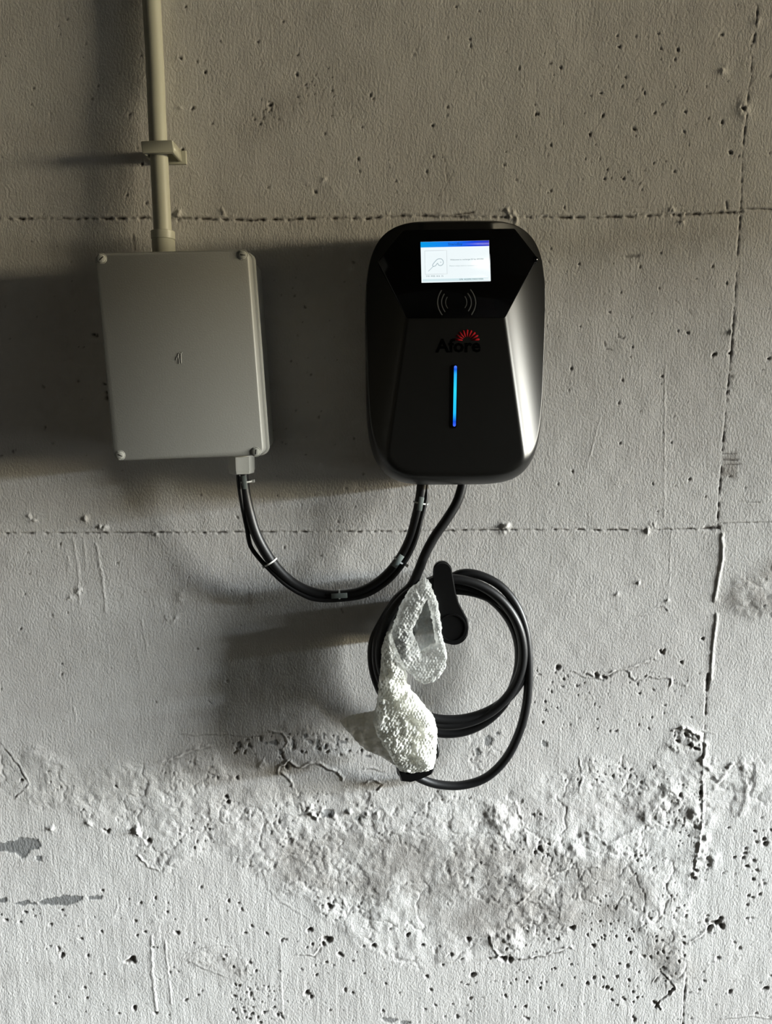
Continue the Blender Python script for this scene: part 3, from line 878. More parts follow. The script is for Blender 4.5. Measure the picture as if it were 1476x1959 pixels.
for a, b in zip(rings, rings[1:]):
    for k in range(40): bm.faces.new((a[k], a[(k + 1) % 40], b[(k + 1) % 40], b[k]))
bm.faces.new(rings[0])
bm_obj('coupling', bm, M_PIPE, conduit)

clip = thing('pipe_clip', 'square grey plastic clip holding the conduit pipe to the wall', 'pipe clip', P(305, 282, 0.0))
cc = pp([(269, 270), (329, 267.5), (332, 291.5), (272, 293)], 0.048)
prism('front_plate', rounded(cc, 0.001, 3), 0.0425, 0.048, M_PIPE, clip, 0.0008)
def strip(c0, c1, w):   # vertical strip between two corner pairs
    (xa, za), (xb, zb) = c0, c1
    return [(xa, za), (xa + w, za), (xb + w, zb), (xb, zb)]
prism('side_arm', strip(cc[0], cc[3], 0.004), 0.0, 0.0425, M_PIPE, clip)
prism('side_arm', strip((cc[1][0] - .004, cc[1][1]), (cc[2][0] - .004, cc[2][1]), 0.004), 0.0, 0.0425, M_PIPE, clip)
fx = cc[1][0]
prism('foot_plate', [(cc[0][0] + .002, cc[0][1] - .001), (fx + 0.007, cc[1][1] - .001), (fx + 0.007, cc[2][1] - 0.003), (cc[3][0] + .002, cc[3][1] - .003)], -0.002, 0.004, M_PIPE, clip, 0.001)

# ------------------------------------------------------------------ junction box
LC = pp(BOXC, 0.12)
jb = thing('junction_box', 'light grey rectangular junction box with a screwed lid, left of the black charger', 'junction box', P(345, 685, 0.0))
loft('box_body', [(rounded(LC, .010, 8, -.002), 0.0), (rounded(LC, .010, 8, -.0005), 0.080), (rounded(LC, .010, 8, -.003), 0.082)], M_GREY_LIT, jb)
loft('flange', [(rounded(LC, .011, 8, .0005), 0.0795), (rounded(LC, .0125, 8, .0036), 0.0805), (rounded(LC, .0125, 8, .0036), 0.0845), (rounded(LC, .012, 8, .002), 0.0853)], M_GREY_LIT, jb)
loft('gasket', [(rounded(LC, .011, 8, .0004), 0.085), (rounded(LC, .011, 8, .0004), 0.0885)], M_GREY_LIT, jb)
loft('lid', [(rounded(LC, .011, 8, .0022), 0.088), (rounded(LC, .011, 8, .0022), 0.0935), (rounded(LC, .010, 8, .0008), 0.094), (rounded(LC, .010, 8, .0006), 0.1183), (rounded(LC, .010, 8, -.0002), 0.1195), (rounded(LC, .009, 8, -.0014), 0.12)], M_GREY_SHADED, jb)
lid = jb.children[-1] if jb.children else None
for (sx, sy, an) in [(194.5, 494.5, 40), (464.5, 488, -6), (230, 871, -22), (489.5, 864.5, 82)]:
    c = P(sx, sy, 0.12)
    bm = bmesh.new()
    prof = [(.1196, .0066), (.1204, .0066), (.1206, .0062), (.1203, .0058), (.1196, .0056), (.1196, .0054), (.1212, .0053), (.1215, .0048)]
    rings = [[bm.verts.new((c.x + math.cos(a) * r, -d, c.z + math.sin(a) * r)) for a in [2 * math.pi * k / 32 for k in range(32)]] for d, r in prof]
    for a, b in zip(rings, rings[1:]):
        for k in range(32): bm.faces.new((a[k], a[(k + 1) % 32], b[(k + 1) % 32], b[k]))
    bm.faces.new(rings[-1])
    so = bm_obj('lid_screw', bm, M_SCREW, jb)
    a = math.radians(an); ca, sa = math.cos(a), math.sin(a)
    q = [(c.x + ca * u - sa * v, c.z + sa * u + ca * v) for u, v in ((-.0032, -.0006), (.0032, -.0006), (.0032, .0006), (-.0032, .0006))]
    prism('screw_slot', q, .1212, .12165, M_DARK, so)
# small moulded mark in the middle of the lid
bm = bmesh.new()
for pts in [[(341, 686), (341, 678), (343, 675.5), (345.5, 677)], [(346.5, 695), (346, 685), (346, 677), (348.5, 674)], [(342.5, 696), (342, 687), (340, 684.5)], [(337.5, 689), (338, 684), (340, 681)]]:
    tube_into(bm, spline([P(x, y, 0.1202) for x, y in pts], 4), 0.0005, 6)
bm_obj('moulded_mark', bm, M_GREY_SHADED, jb)
# cable gland
g = P(462, 893, 0.060); zt = P(462, 878, 0.12).z + 0.002; zb = P(462, 906, 0.060).z
hexs = lambda a, z: 1.0 / max(0.001, math.cos(((a + math.pi / 6 + 0.25) % (math.pi / 3)) - math.pi / 6)) * 0.93
lathe_z('gland_collar', g.x, g.y, [(zt, .0168), (zt - .004, .0168), (zt - .0045, .016)], M_GREY_LIT, jb)
nut = lathe_z('cable_gland', g.x, g.y, [(zt - .003, .0162), (zt - .0035, .0174), (zb + .006, .0174), (zb + .005, .0170), (zb + .001, .0162), (zb, .0135), (zb, .008)], M_GREY_LIT, jb, 72, hexs)

# ------------------------------------------------------------------ wall charger
C_PX = (867.5, 678)
SD, FD = 0.070, 0.125      # depth where the side wall starts rounding, front depth
cC = P(*C_PX, SD)
A_ = (P(1037.5, 640, SD).x - P(697.5, 640, SD).x) / 2 - 0.0005
B_ = (P(868, 430, SD).z - P(868, 926, SD).z) / 2
cC = Vector(((P(1037.5, 640, SD).x + P(697.5, 640, SD).x) / 2, 0, (P(868, 430, SD).z + P(868, 926, SD).z) / 2))
NEXP = 4.4
charger = thing('wall_charger', 'black wall-mounted car charger with a lit screen and blue light strip', 'charger', Vector((cC.x, 0, cC.z)))
R1, R2 = P(966, 606, FD), P(1002, 868, FD)
L1, L2 = P(778, 608, FD), P(739, 872, FD)
T1, T2 = P(985, 437, FD), P(1029, 494, FD)
S1, S2 = P(770, 439, FD), P(721, 499, FD)
def outward(pa, pb, x, z, sgn):
    dx, dz = pb.x - pa.x, pb.z - pa.z
    L = math.hypot(dx, dz)
    return sgn * ((x - pa.x) * dz - (z - pa.z) * dx) / L
def smin(a, b, k):
    h = np.clip(0.5 + 0.5 * (b - a) / k, 0, 1)
    return b * (1 - h) + a * h - k * h * (1 - h)
def front_depth(x, z):
    u, w = (x - cC.x) / A_, (z - cC.z) / B_
    f = (np.abs(u) ** NEXP + np.abs(w) ** NEXP) ** (1 / NEXP)
    gx_ = np.abs(u) ** (NEXP - 1) / A_ * np.maximum(f, 1e-4) ** (1 - NEXP)
    gz_ = np.abs(w) ** (NEXP - 1) / B_ * np.maximum(f, 1e-4) ** (1 - NEXP)
    d = np.maximum((1 - f) / np.sqrt(gx_ ** 2 + gz_ ** 2 + 1e-9), 0)
    R = np.interp(z, [P(868, 900, .1).z, P(868, 500, .1).z], [0.034, 0.012])
    t = np.clip(d / R, 0, 1)
    edge = SD + (FD + 0.004 - SD) * np.sqrt(np.maximum(1 - (1 - t) ** 2.2, 0))
    h = np.full_like(x, FD)
    # side facets fall away from the two ridges and die out towards their lower tip
    k = 0.003
    def hollow(o):   # steep beside the ridge, flattening outwards
        return np.where(o > 0, 0.034 * (1 - np.exp(-np.maximum(o, 0) / 0.034)), o * 1.0)
    fr = FD - hollow(outward(R1, R2, x, z, -1))
    fl = FD - hollow(outward(L1, L2, x, z, 1))
    h = smin(h, fr, k); h = smin(h, fl, k)
    tr = FD - 0.45 * outward(T1, T2, x, z, -1); tl = FD - 0.45 * outward(S1, S2, x, z, 1)
    h = smin(h, tr, k); h = smin(h, tl, k)
    h = np.maximum(h, SD + 0.012)
    return smin(h, edge, 0.0035)
NT, NR = 320, 120
th = np.linspace(0, 2 * np.pi, NT, endpoint=False)
ct, stn = np.cos(th), np.sin(th)
# even spacing round the superellipse
rad = (np.abs(ct / A_) ** NEXP + np.abs(stn / B_) ** NEXP) ** (-1 / NEXP)
rr = 1 - (np.linspace(0, 1, NR) ** 1.35)
rr[-1] = 0.0
verts, faces = [], []
ox, oz = rad * ct, rad * stn
for dep, sc in ((0.012, 0.985), (0.03, 0.995), (SD - 0.01, 1.0), (SD - 0.002, 1.0)):
    for i in range(NT): verts.append((cC.x + ox[i] * sc, -dep, cC.z + oz[i] * sc))
nb = 4
for j in range(NR - 1):
    x = cC.x + ox * rr[j]; z = cC.z + oz * rr[j]
    h = front_depth(x, z)
    if j == 0: h = np.full_like(h, SD)
    for i in range(NT): verts.append((x[i], -h[i], z[i]))
tot = nb + NR - 1
for j in range(tot - 1):
    for i in range(NT):
        faces.append((j * NT + i, j * NT + (i + 1) % NT, (j + 1) * NT + (i + 1) % NT, (j + 1) * NT + i))
hc = float(front_depth(np.array([cC.x]), np.array([cC.z]))[0])
verts.append((cC.x, -hc, cC.z)); ci = len(verts) - 1
for i in range(NT): faces.append(((tot - 1) * NT + i, (tot - 1) * NT + (i + 1) % NT, ci))
faces.append(list(range(NT))[::-1])
link('housing', pymesh('housing', verts, faces, 0.9), M_CHARCOAL, charger)
bp_pts = [(cC.x + ox[i] * .93, cC.z + oz[i] * .93) for i in range(0, NT, 4)]
prism('back_plate', bp_pts, 0.0, 0.014, M_BLACK, charger)
# glossy six-sided front glass
HX = [(771, 440), (984, 437), (1027.5, 493), (966, 608), (778, 609), (722, 499)]
GD = FD + 0.0016
glass = prism('glass_panel', rounded(pp(HX, GD), 0.004, 4), 0.09, GD, M_GLASS, charger, 0.0007)
prism('glass_corner_tab', pp([(1021, 490), (1028, 492), (1027, 502), (1021, 500)], GD), 0.1, GD + .0005, M_GLASS, charger)
# display
scr = prism('display_screen', pp([(804, 463), (935, 460), (936.5, 538), (806, 541)], GD), GD - .001, GD + .0004, M_WHITE_LCD, charger)
e1 = GD + .0008
prism('header_bar', pp([(804, 463), (935, 460), (935.2, 470.5), (804.2, 473.5)], e1), GD, e1, M_HEAD, scr)
prism('footer_band', pp([(808, 534), (934, 531), (934.2, 536), (808.2, 539)], e1), GD, e1, M_BAND_LCD, scr)
write('header_text', 'Standby', 870.5, 467.5, 28, 6.5, e1 + .0002, M_HEADTXT, scr, -0.02, 0.02)
write('screen_text', 'Welcome to recharge EV by AFORE', 892.5, 496.5, 64, 3.2, e1, M_TEXT_LCD, scr, -0.025, 0.015)
write('screen_text', 'Please swipe card or connect connector', 892, 508.3, 65, 2.3, e1, M_TEXT_LCD, scr, -0.02)
write('screen_text', 'V10  W25  A16  1h', 831, 528.2, 33, 3.0, e1, M_TEXT_LCD, scr, -0.012, 0.01)
write('screen_text', 'S/N  AC07K17A021008A', 901.5, 534, 46, 3.2, e1 + .0002, M_TEXT_LCD, scr, -0.02, 0.01)
bm = bmesh.new()
fr = [(812, 480), (854, 479), (855, 524), (813, 525)]
for a, b in zip(fr, fr[1:] + fr[:1]): tube_into(bm, [P(*a, e1), P(*b, e1)], 0.00028, 6)
bm_obj('icon_frame', bm, M_LINE_LCD, scr)
bm = bmesh.new()
ic = [(829, 510), (827, 507), (834, 498), (838, 495.5), (844, 495.5), (847.5, 500), (847, 505), (843, 508), (838.5, 507), (836.5, 503.5), (833, 508), (829, 510)]
tube_into(bm, spline([P(x, y, e1) for x, y in ic], 4), 0.0004, 6)
tube_into(bm, [P(828, 510, e1), P(819, 519, e1)], 0.0003, 6)
tube_into(bm, [P(842, 501, e1), P(843.2, 502, e1)], 0.0005, 6)
bm_obj('charging_plug_icon', bm, M_ICON_LCD, scr)
prism('screen_edge_leak_glow', pp([(936.3, 485), (937.2, 500), (938.2, 537.5), (936.2, 538)], GD + .0004), GD - .0005, GD + .0004, M_WHITE_LCD, charger)  # glowing sliver put in for stray light leaking at the display's edge
# contactless waves
for a, b, c, r in [((844, 555), (828, 579), (845, 603), .00085), ((849.5, 562), (837.5, 579), (851, 597), .00075), ((855, 568), (848, 579), (856, 590), .00055),
                   ((899, 554), (918, 578), (901, 602), .00085), ((894, 561), (907, 578), (895, 595), .00075), ((888.5, 567), (896, 578), (888.5, 589), .00055)]:
    pts = []
    for k in range(17):
        t = k / 16
        x = (1 - t) ** 2 * a[0] + 2 * t * (1 - t) * (b[0]) + t * t * c[0]
        y = (1 - t) ** 2 * a[1] + 2 * t * (1 - t) * (b[1]) + t * t * c[1]
        pts.append(P(x, y, GD))
    bm = bmesh.new(); tube_into(bm, pts, r, 8)
    for v in bm.verts: v.co.y = -GD + (v.co.y + GD) * 0.3
    bm_obj('contactless_mark', bm, M_MARK, charger)
# emblem: red half-sun over dark lettering
ED = FD + 0.00015
cx, cy = 893, 652
for k in range(9):
    a = math.radians(172 - k * 20.5); w = math.radians(6.6)
    pl = []
    for rr_, aa in ((8.5, a - w * .9), (22, a - w), (24.5, a), (22, a + w), (8.5, a + w * .9)):
        pl.append((cx + math.cos(aa) * rr_, cy - math.sin(aa) * rr_ * 0.92))
    prism('emblem_ray', pp(pl, ED), FD - .001, ED, M_RED, charger)
write('emblem_lettering', 'Afore', 875.5, 661, 87, 27, ED, M_INK, charger, -0.01, 0.03)
# status light
prism('light_slot', rounded(pp([(863, 698), (875.5, 697), (873.5, 819), (861, 820)], FD + .0006), .004, 5), FD - .003, FD + .0006, M_GLASS, charger)
prism('light_strip', rounded(pp([(868.2, 699.5), (873.8, 699.5), (871.5, 816), (865.9, 816)], FD + .0012), .0019, 5), FD - .002, FD + .0012, M_LED, charger)
# cable outlets under the charger
zc = cC.z - B_
for nm, px_ in (('inlet_gland', 808), ('outlet_gland', 884)):
    q = P(px_, 926, 0.045)
    lathe_z(nm, q.x, q.y, [(zc + .014, .011), (zc + .0005, .011), (zc - .0015, .0095)], M_BLACK, charger, 24)

# ------------------------------------------------------------------ supply cable between box and charger
sup = thing('supply_cable', 'black supply cable sagging from the junction box to the charger with white ties', 'cable', P(640, 1143, 0.05))
def path(pix, n=10): return spline([P(x, y, d) for x, y, d in pix], n)
main = [(463.5, 893, .060), (466, 925, .060), (473, 965, .058), (487, 1015, .055), (505, 1052, .052), (530, 1088, .050), (562, 1117, .048), (600, 1134, .047),
        (645, 1139, .046), (692, 1131, .046), (732, 1107, .047), (763, 1072, .048), (784, 1032, .048), (796, 990, .047), (804, 950, .046), (808, 915, .045)]
tube('cable', path(main), 0.0076, M_CABLE, sup, 20)
thin = [(456, 893, .066), (457, 925, .066), (463, 965, .062), (472, 1010, .055), (478, 1042, .050), (492, 1064, .050), (512, 1086, .052), (545, 1117, .052), (575, 1136, .052),
        (605, 1147, .052), (650, 1147.5, .052), (700, 1139, .052), (742, 1113, .053), (772, 1078, .053), (793, 1038, .053), (806, 990, .051), (815, 950, .049), (814, 915, .045)]
tube('thin_cable', path(thin), 0.0034, M_CABLE, sup, 12)
def frame_at(pix, d):
    """nearest point and direction on the main cable"""
    p = P(*pix, d); pts = path(main)
    i = min(range(len(pts) - 1), key=lambda k: (pts[k] - p).length)
    return pts[i], (pts[i + 1] - pts[i - 1]).normalized()
def ring(name, ctr, t, r, w, m, parent, side=1):
    bm = bmesh.new()
    n = t.cross(Vector((0, 1, 0))).normalized(); b = t.cross(n)
    prof = [(-w, r), (-w, r + .0008), (w, r + .0008), (w, r)]
    rings = []
    for k in range(28):
        a = 2 * math.pi * k / 28
        e = n * (math.cos(a) * 1.22) + b * math.sin(a)
        rings.append([bm.verts.new(ctr + n * .0016 * side + t * s + e * q) for s, q in prof])
    for i in range(28):
        a, c = rings[i], rings[(i + 1) % 28]
        for k in range(4): bm.faces.new((a[k], a[(k + 1) % 4], c[(k + 1) % 4], c[k]))
    # locking head
    h = n * side * 1.0
    c0 = ctr + n * side * (r * 1.22 + .0036)
    vs = [bm.verts.new(c0 + n * i * .0022 + b * j * .0020 + t * k * .0020) for i in (-1, 1) for j in (-1, 1) for k in (-1, 1)]
    for f in ((0, 1, 3, 2), (4, 6, 7, 5), (0, 4, 5, 1), (2, 3, 7, 6), (0, 2, 6, 4), (1, 5, 7, 3)): bm.faces.new([vs[i] for i in f])
    return bm_obj(name, bm, m, parent)
def tag_plate(ctr, t, L, wd, off, parent):
    n = t.cross(Vector((0, 1, 0))).normalized()
    c = ctr + Vector((0, -.0106, 0)) + n * off
    bm = bmesh.new()
    vs = [bm.verts.new(c + t * i * L / 2 + n * j * wd / 2 + Vector((0, k * .0006, 0))) for i in (-1, 1) for j in (-1, 1) for k in (-1, 1)]
    for f in ((0, 1, 3, 2), (4, 6, 7, 5), (0, 4, 5, 1), (2, 3, 7, 6), (0, 2, 6, 4), (1, 5, 7, 3)): bm.faces.new([vs[i] for i in f])
    bmesh.ops.bevel(bm, geom=list(bm.edges), offset=.0003, segments=1, affect='EDGES')
    o = bm_obj('cable_marker', bm, M_TAG, parent)
    o['label'] = 'grey plastic marker plate'
    return o
n0 = None
for (x, y, L, wd, off, side, dep) in [(466, 921, .019, .0068, 0.003, 1, .06), (799, 962, .020, .0075, -0.001, -1, .047), (762, 1073, .021, .0078, 0.002, -1, .048), (651, 1139, .0235, .0075, 0.0022, -1, .046)]:
    c, t = frame_at((x, y), dep)
    if t.x < -0.2 or t.z > 0.5: pass
    nn = t.cross(Vector((0, 1, 0))).normalized()
    up = 1 if nn.z > 0 or abs(nn.z) < .3 else -1
    tag_plate(c, t, L, wd, off * up if y > 1000 else off, sup)
    sd = -1 if (nn.z > 0 and y > 1000) else (1 if y > 1000 else (1 if nn.x > 0 else -1))
    o = ring('cable_tie', c, t, .0082, .0011, M_TIE, sup, sd)
    o['label'] = 'white cable tie'
c, t = frame_at((518, 1076), .051)
o = ring('cable_tie', c, t, .0082, .0011, M_TIE, sup, -1 if t.cross(Vector((0, 1, 0))).normalized().z > 0 else 1)
o['label'] = 'white cable tie'

# ------------------------------------------------------------------ holder
hold = thing('cable_holder', 'black plastic holster and cable hook on the wall inside the coil', 'cable holder', P(860, 1170, 0.0))
def blob(px_list, depth): return pp(px_list, depth)
def holder_outline(grow, dep):
    pts = []
    def arc(cx, cy, r, a0, a1, n):
        for k in range(n + 1):
            a = math.radians(a0 + (a1 - a0) * k / n)
            pts.append((cx + (r + grow) * math.cos(a), cy - (r + grow) * math.sin(a)))
    arc(846.5, 1094, 16.5, 0, 180, 14)
    pts.extend([(829 - grow, 1120), (830 - grow, 1150), (834 - grow, 1180)])
    arc(864, 1202, 31, 175, 365, 24)
    pts.extend([(892 + grow, 1185), (884 + grow, 1170), (876 + grow, 1155), (870 + grow, 1135)])
    return pp(pts, dep)
HD = 0.082
loft('hook_plate', [(holder_outline(-.5, HD), .064), (holder_outline(.5, HD), .066), (holder_outline(.5, HD), HD - .002), (holder_outline(-.3, HD), HD)], M_BLACK, hold)
loft('rim', [(holder_outline(1.4, HD), HD - .007), (holder_outline(1.8, HD), HD - .006), (holder_outline(1.8, HD), HD - .0052), (holder_outline(1.2, HD), HD - .0045)], M_BLACK, hold)
def circ(cx, cy, r, dep, n=36): return pp([(cx + r * math.cos(2 * math.pi * k / n), cy - r * math.sin(2 * math.pi * k / n)) for k in range(n)], dep)
loft('socket', [(circ(866, 1200, 27, .05), 0.0), (circ(866, 1200, 27, .05), .066)], M_BLACK, hold)
loft('socket_ring', [(circ(865, 1201, 27, HD), HD - .001), (circ(865, 1201, 26.5, HD), HD + .0015), (circ(865, 1201, 24, HD), HD + .0015), (circ(865, 1201, 23.5, HD), HD + .0002)], M_BLACK, hold)
loft('neck', [(rounded(pp([(844, 1152), (880, 1152), (880, 1190), (844, 1190)], .04), .004, 4), 0.0), (rounded(pp([(842, 1140), (870, 1140), (880, 1190), (842, 1190)], .06), .004, 4), .066)], M_BLACK, hold)
prism('side_clip', pp([(819, 1107), (831, 1101), (832, 1128), (824, 1122)], .066), .060, .072, M_BLACK, hold, .001)

# ------------------------------------------------------------------ charging cable
cc_ = thing('charging_cable', 'thick black charging cable from the charger, coiled on the wall holder', 'cable', P(860, 1410, 0.03))
CX, CY = 860, 1252
def coil(loops, n=26):
    out = []
    for (rx_l, rx_r, ry_t, ry_b, dep, a0, a1) in loops:
        m = int(abs(a1 - a0) / 360 * n)
        for k in range(m):
            a = math.radians(a0 + (a1 - a0) * k / m)
            c, s = math.cos(a), math.sin(a)
            rx = rx_r if c > 0 else rx_l
            ry = ry_t if s > 0 else ry_b
            out.append((CX + rx * c, CY - ry * s, dep))
    return out
strand = [(884, 915, .045), (883, 932, .045), (873, 962, .047), (855, 992, .050), (830, 1028, .052), (812, 1062, .052), (800, 1092, .050), (785, 1122, .046), (756, 1150, .040)]
lp = []
# three turns, running anticlockwise from upper left; radii drift so the strands part
for k in range(3 * 26 + 4):
    a = 140 + k * 360 / 26
    turn = k / 26.0
    c, s = math.cos(math.radians(a)), math.sin(math.radians(a))
    lx = [150, 141, 133, 139]; rx = [136, 131, 146, 150]; tb = [118, 136, 146, 120]; bb = [157, 141, 125, 125]
    dpt = [.022, .038, .052, .03]
    i = min(int(turn), 3); f = turn - int(turn)
    j = min(i + 1, 3)
    g_ = lambda L: L[i] * (1 - f) + L[j] * f
    ex = g_(rx) if c > 0 else g_(lx)
    ey = g_(tb) if s > 0 else g_(bb)
    lp.append((CX + ex * c * 1.0, CY - ey * s, g_(dpt)))
tube('cable', path(strand + lp[1:], 5), 0.0071, M_CABLE, cc_, 16)
tail = [(848, 1116, .030), (880, 1098, .032), (915, 1100, .034), (955, 1120, .036), (985, 1155, .038), (1003, 1200, .040), (1010, 1250, .042), (1010.5, 1300, .042), (1006, 1350, .040), (993, 1400, .038), (968, 1450, .036), (930, 1487, .035), (885, 1502, .036),
        (840, 1501, .040), (805, 1490, .046), (778, 1472, .052)]
tube('cable_tail', path(tail, 10), 0.0067, M_CABLE, cc_, 16)
# a cable strap where the outer turn leaves the coil
bm = bmesh.new()
p0 = P(1003, 1300, .040)
# plug: tapered handle inside the wrapping
plug = path([(776, 1477, .052), (778, 1450, .058), (776, 1415, .066), (766, 1375, .070), (757, 1330, .070), (754, 1290, .070), (760, 1245, .070), (775, 1205, .070)], 6)
tube('plug_handle', plug, lambda t: 0.012 + 0.009 * math.exp(-((t - .25) / .22) ** 2) + 0.004 * (t > .75), M_BLACK, cc_, 20)
gz0 = [(758, 1464), (775, 1474), (805, 1470), (826, 1458), (831, 1462), (826, 1474), (806, 1484), (784, 1491), (766, 1489)]
loft('plug_end_cap', [(pp(gz0, .07), .045), (pp(gz0, .07), .078), ([((x - P(795, 1474, .07).x) * .9 + P(795, 1474, .07).x, (z - P(795, 1474, .07).z) * .85 + P(795, 1474, .07).z) for x, z in pp(gz0, .07)], .082)], M_BLACK, cc_)
tube('plug_latch', path([(826, 1455, .074), (835, 1445, .076), (836, 1430, .074), (832, 1415, .07)], 5), .0034, M_BLACK, cc_, 10)

# ------------------------------------------------------------------ bubble wrap round the plug
def film_material(name, color, clear, rough=0.28, bsc=260.0, bdist=0.0012, vor=True):
    m = bpy.data.materials.new(name); m.use_nodes = True
    nt = m.node_tree; N = nt.nodes; L = nt.links
    b = N['Principled BSDF']; out = N['Material Output']
    b.inputs['Base Color'].default_value = (*color, 1); b.inputs['Roughness'].default_value = rough
    b.inputs['Specular IOR Level'].default_value = 0.7
    tc = N.new('ShaderNodeTexCoord')
    n = N.new('ShaderNodeTexNoise'); n.inputs['Scale'].default_value = 90; n.inputs['Detail'].default_value = 5
    L.new(tc.outputs['Object'], n.inputs['Vector'])
    v = N.new('ShaderNodeTexVoronoi'); v.inputs['Scale'].default_value = bsc
    L.new(tc.outputs['Object'], v.inputs['Vector'])
    ad = N.new('ShaderNodeMath'); ad.operation = 'MULTIPLY_ADD'
    L.new(v.outputs['Distance'], ad.inputs[0]); ad.inputs[1].default_value = -0.6 if vor else 0.0; L.new(n.outputs['Fac'], ad.inputs[2])
    bp = N.new('ShaderNodeBump'); bp.inputs['Distance'].default_value = bdist
    L.new(ad.outputs[0], bp.inputs['Height']); L.new(bp.outputs['Normal'], b.inputs['Normal'])
    tr = N.new('ShaderNodeBsdfTransparent'); tl = N.new('ShaderNodeBsdfTranslucent')
    tl.inputs['Color'].default_value = (*color, 1); L.new(bp.outputs['Normal'], tl.inputs['Normal'])
    m1 = N.new('ShaderNodeMixShader'); m1.inputs[0].default_value = 0.35
    L.new(b.outputs[0], m1.inputs[1]); L.new(tl.outputs[0], m1.inputs[2])
    r = N.new('ShaderNodeMapRange'); r.inputs['From Min'].default_value = 0.35; r.inputs['From Max'].default_value = 0.65
    r.inputs['To Min'].default_value = max(0, clear - 0.2); r.inputs['To Max'].default_value = min(1, clear + 0.2)
    L.new(n.outputs['Fac'], r.inputs['Value'])
    m2 = N.new('ShaderNodeMixShader'); L.new(r.outputs['Result'], m2.inputs[0])
    L.new(m1.outputs[0], m2.inputs[1]); L.new(tr.outputs[0], m2.inputs[2])
    L.new(m2.outputs[0], out.inputs['Surface'])
    return m
M_WRAP = film_material('bubble_film', (0.82, 0.83, 0.80), 0.50)
M_WRAPD = film_material('bubble_film_dense', (0.80, 0.80, 0.75), 0.16)
M_FOAM = mat('white_foam_sheet', (0.78, 0.77, 0.68), 0.6, bump=(120, 0.001))
M_FLAP = film_material('thin_film_flap', (0.80, 0.78, 0.70), 0.22, 0.4, 120, 0.0008, False)

def pnoise(x, z, s, seed):
    """value noise at scattered points"""
    ax = x / s + seed * 3.7 + 500; az = z / s + seed * 5.3 + 500
    ix = np.floor(ax).astype(int); iz = np.floor(az).astype(int)
    fx = ax - ix; fz = az - iz
    fx = fx * fx * (3 - 2 * fx); fz = fz * fz * (3 - 2 * fz)
    a = TBL[iz % 256, ix % 256]; b = TBL[iz % 256, (ix + 1) % 256]; c = TBL[(iz + 1) % 256, ix % 256]; d = TBL[(iz + 1) % 256, (ix + 1) % 256]
    return (a + (b - a) * fx) * (1 - fz) + (c + (d - c) * fx) * fz

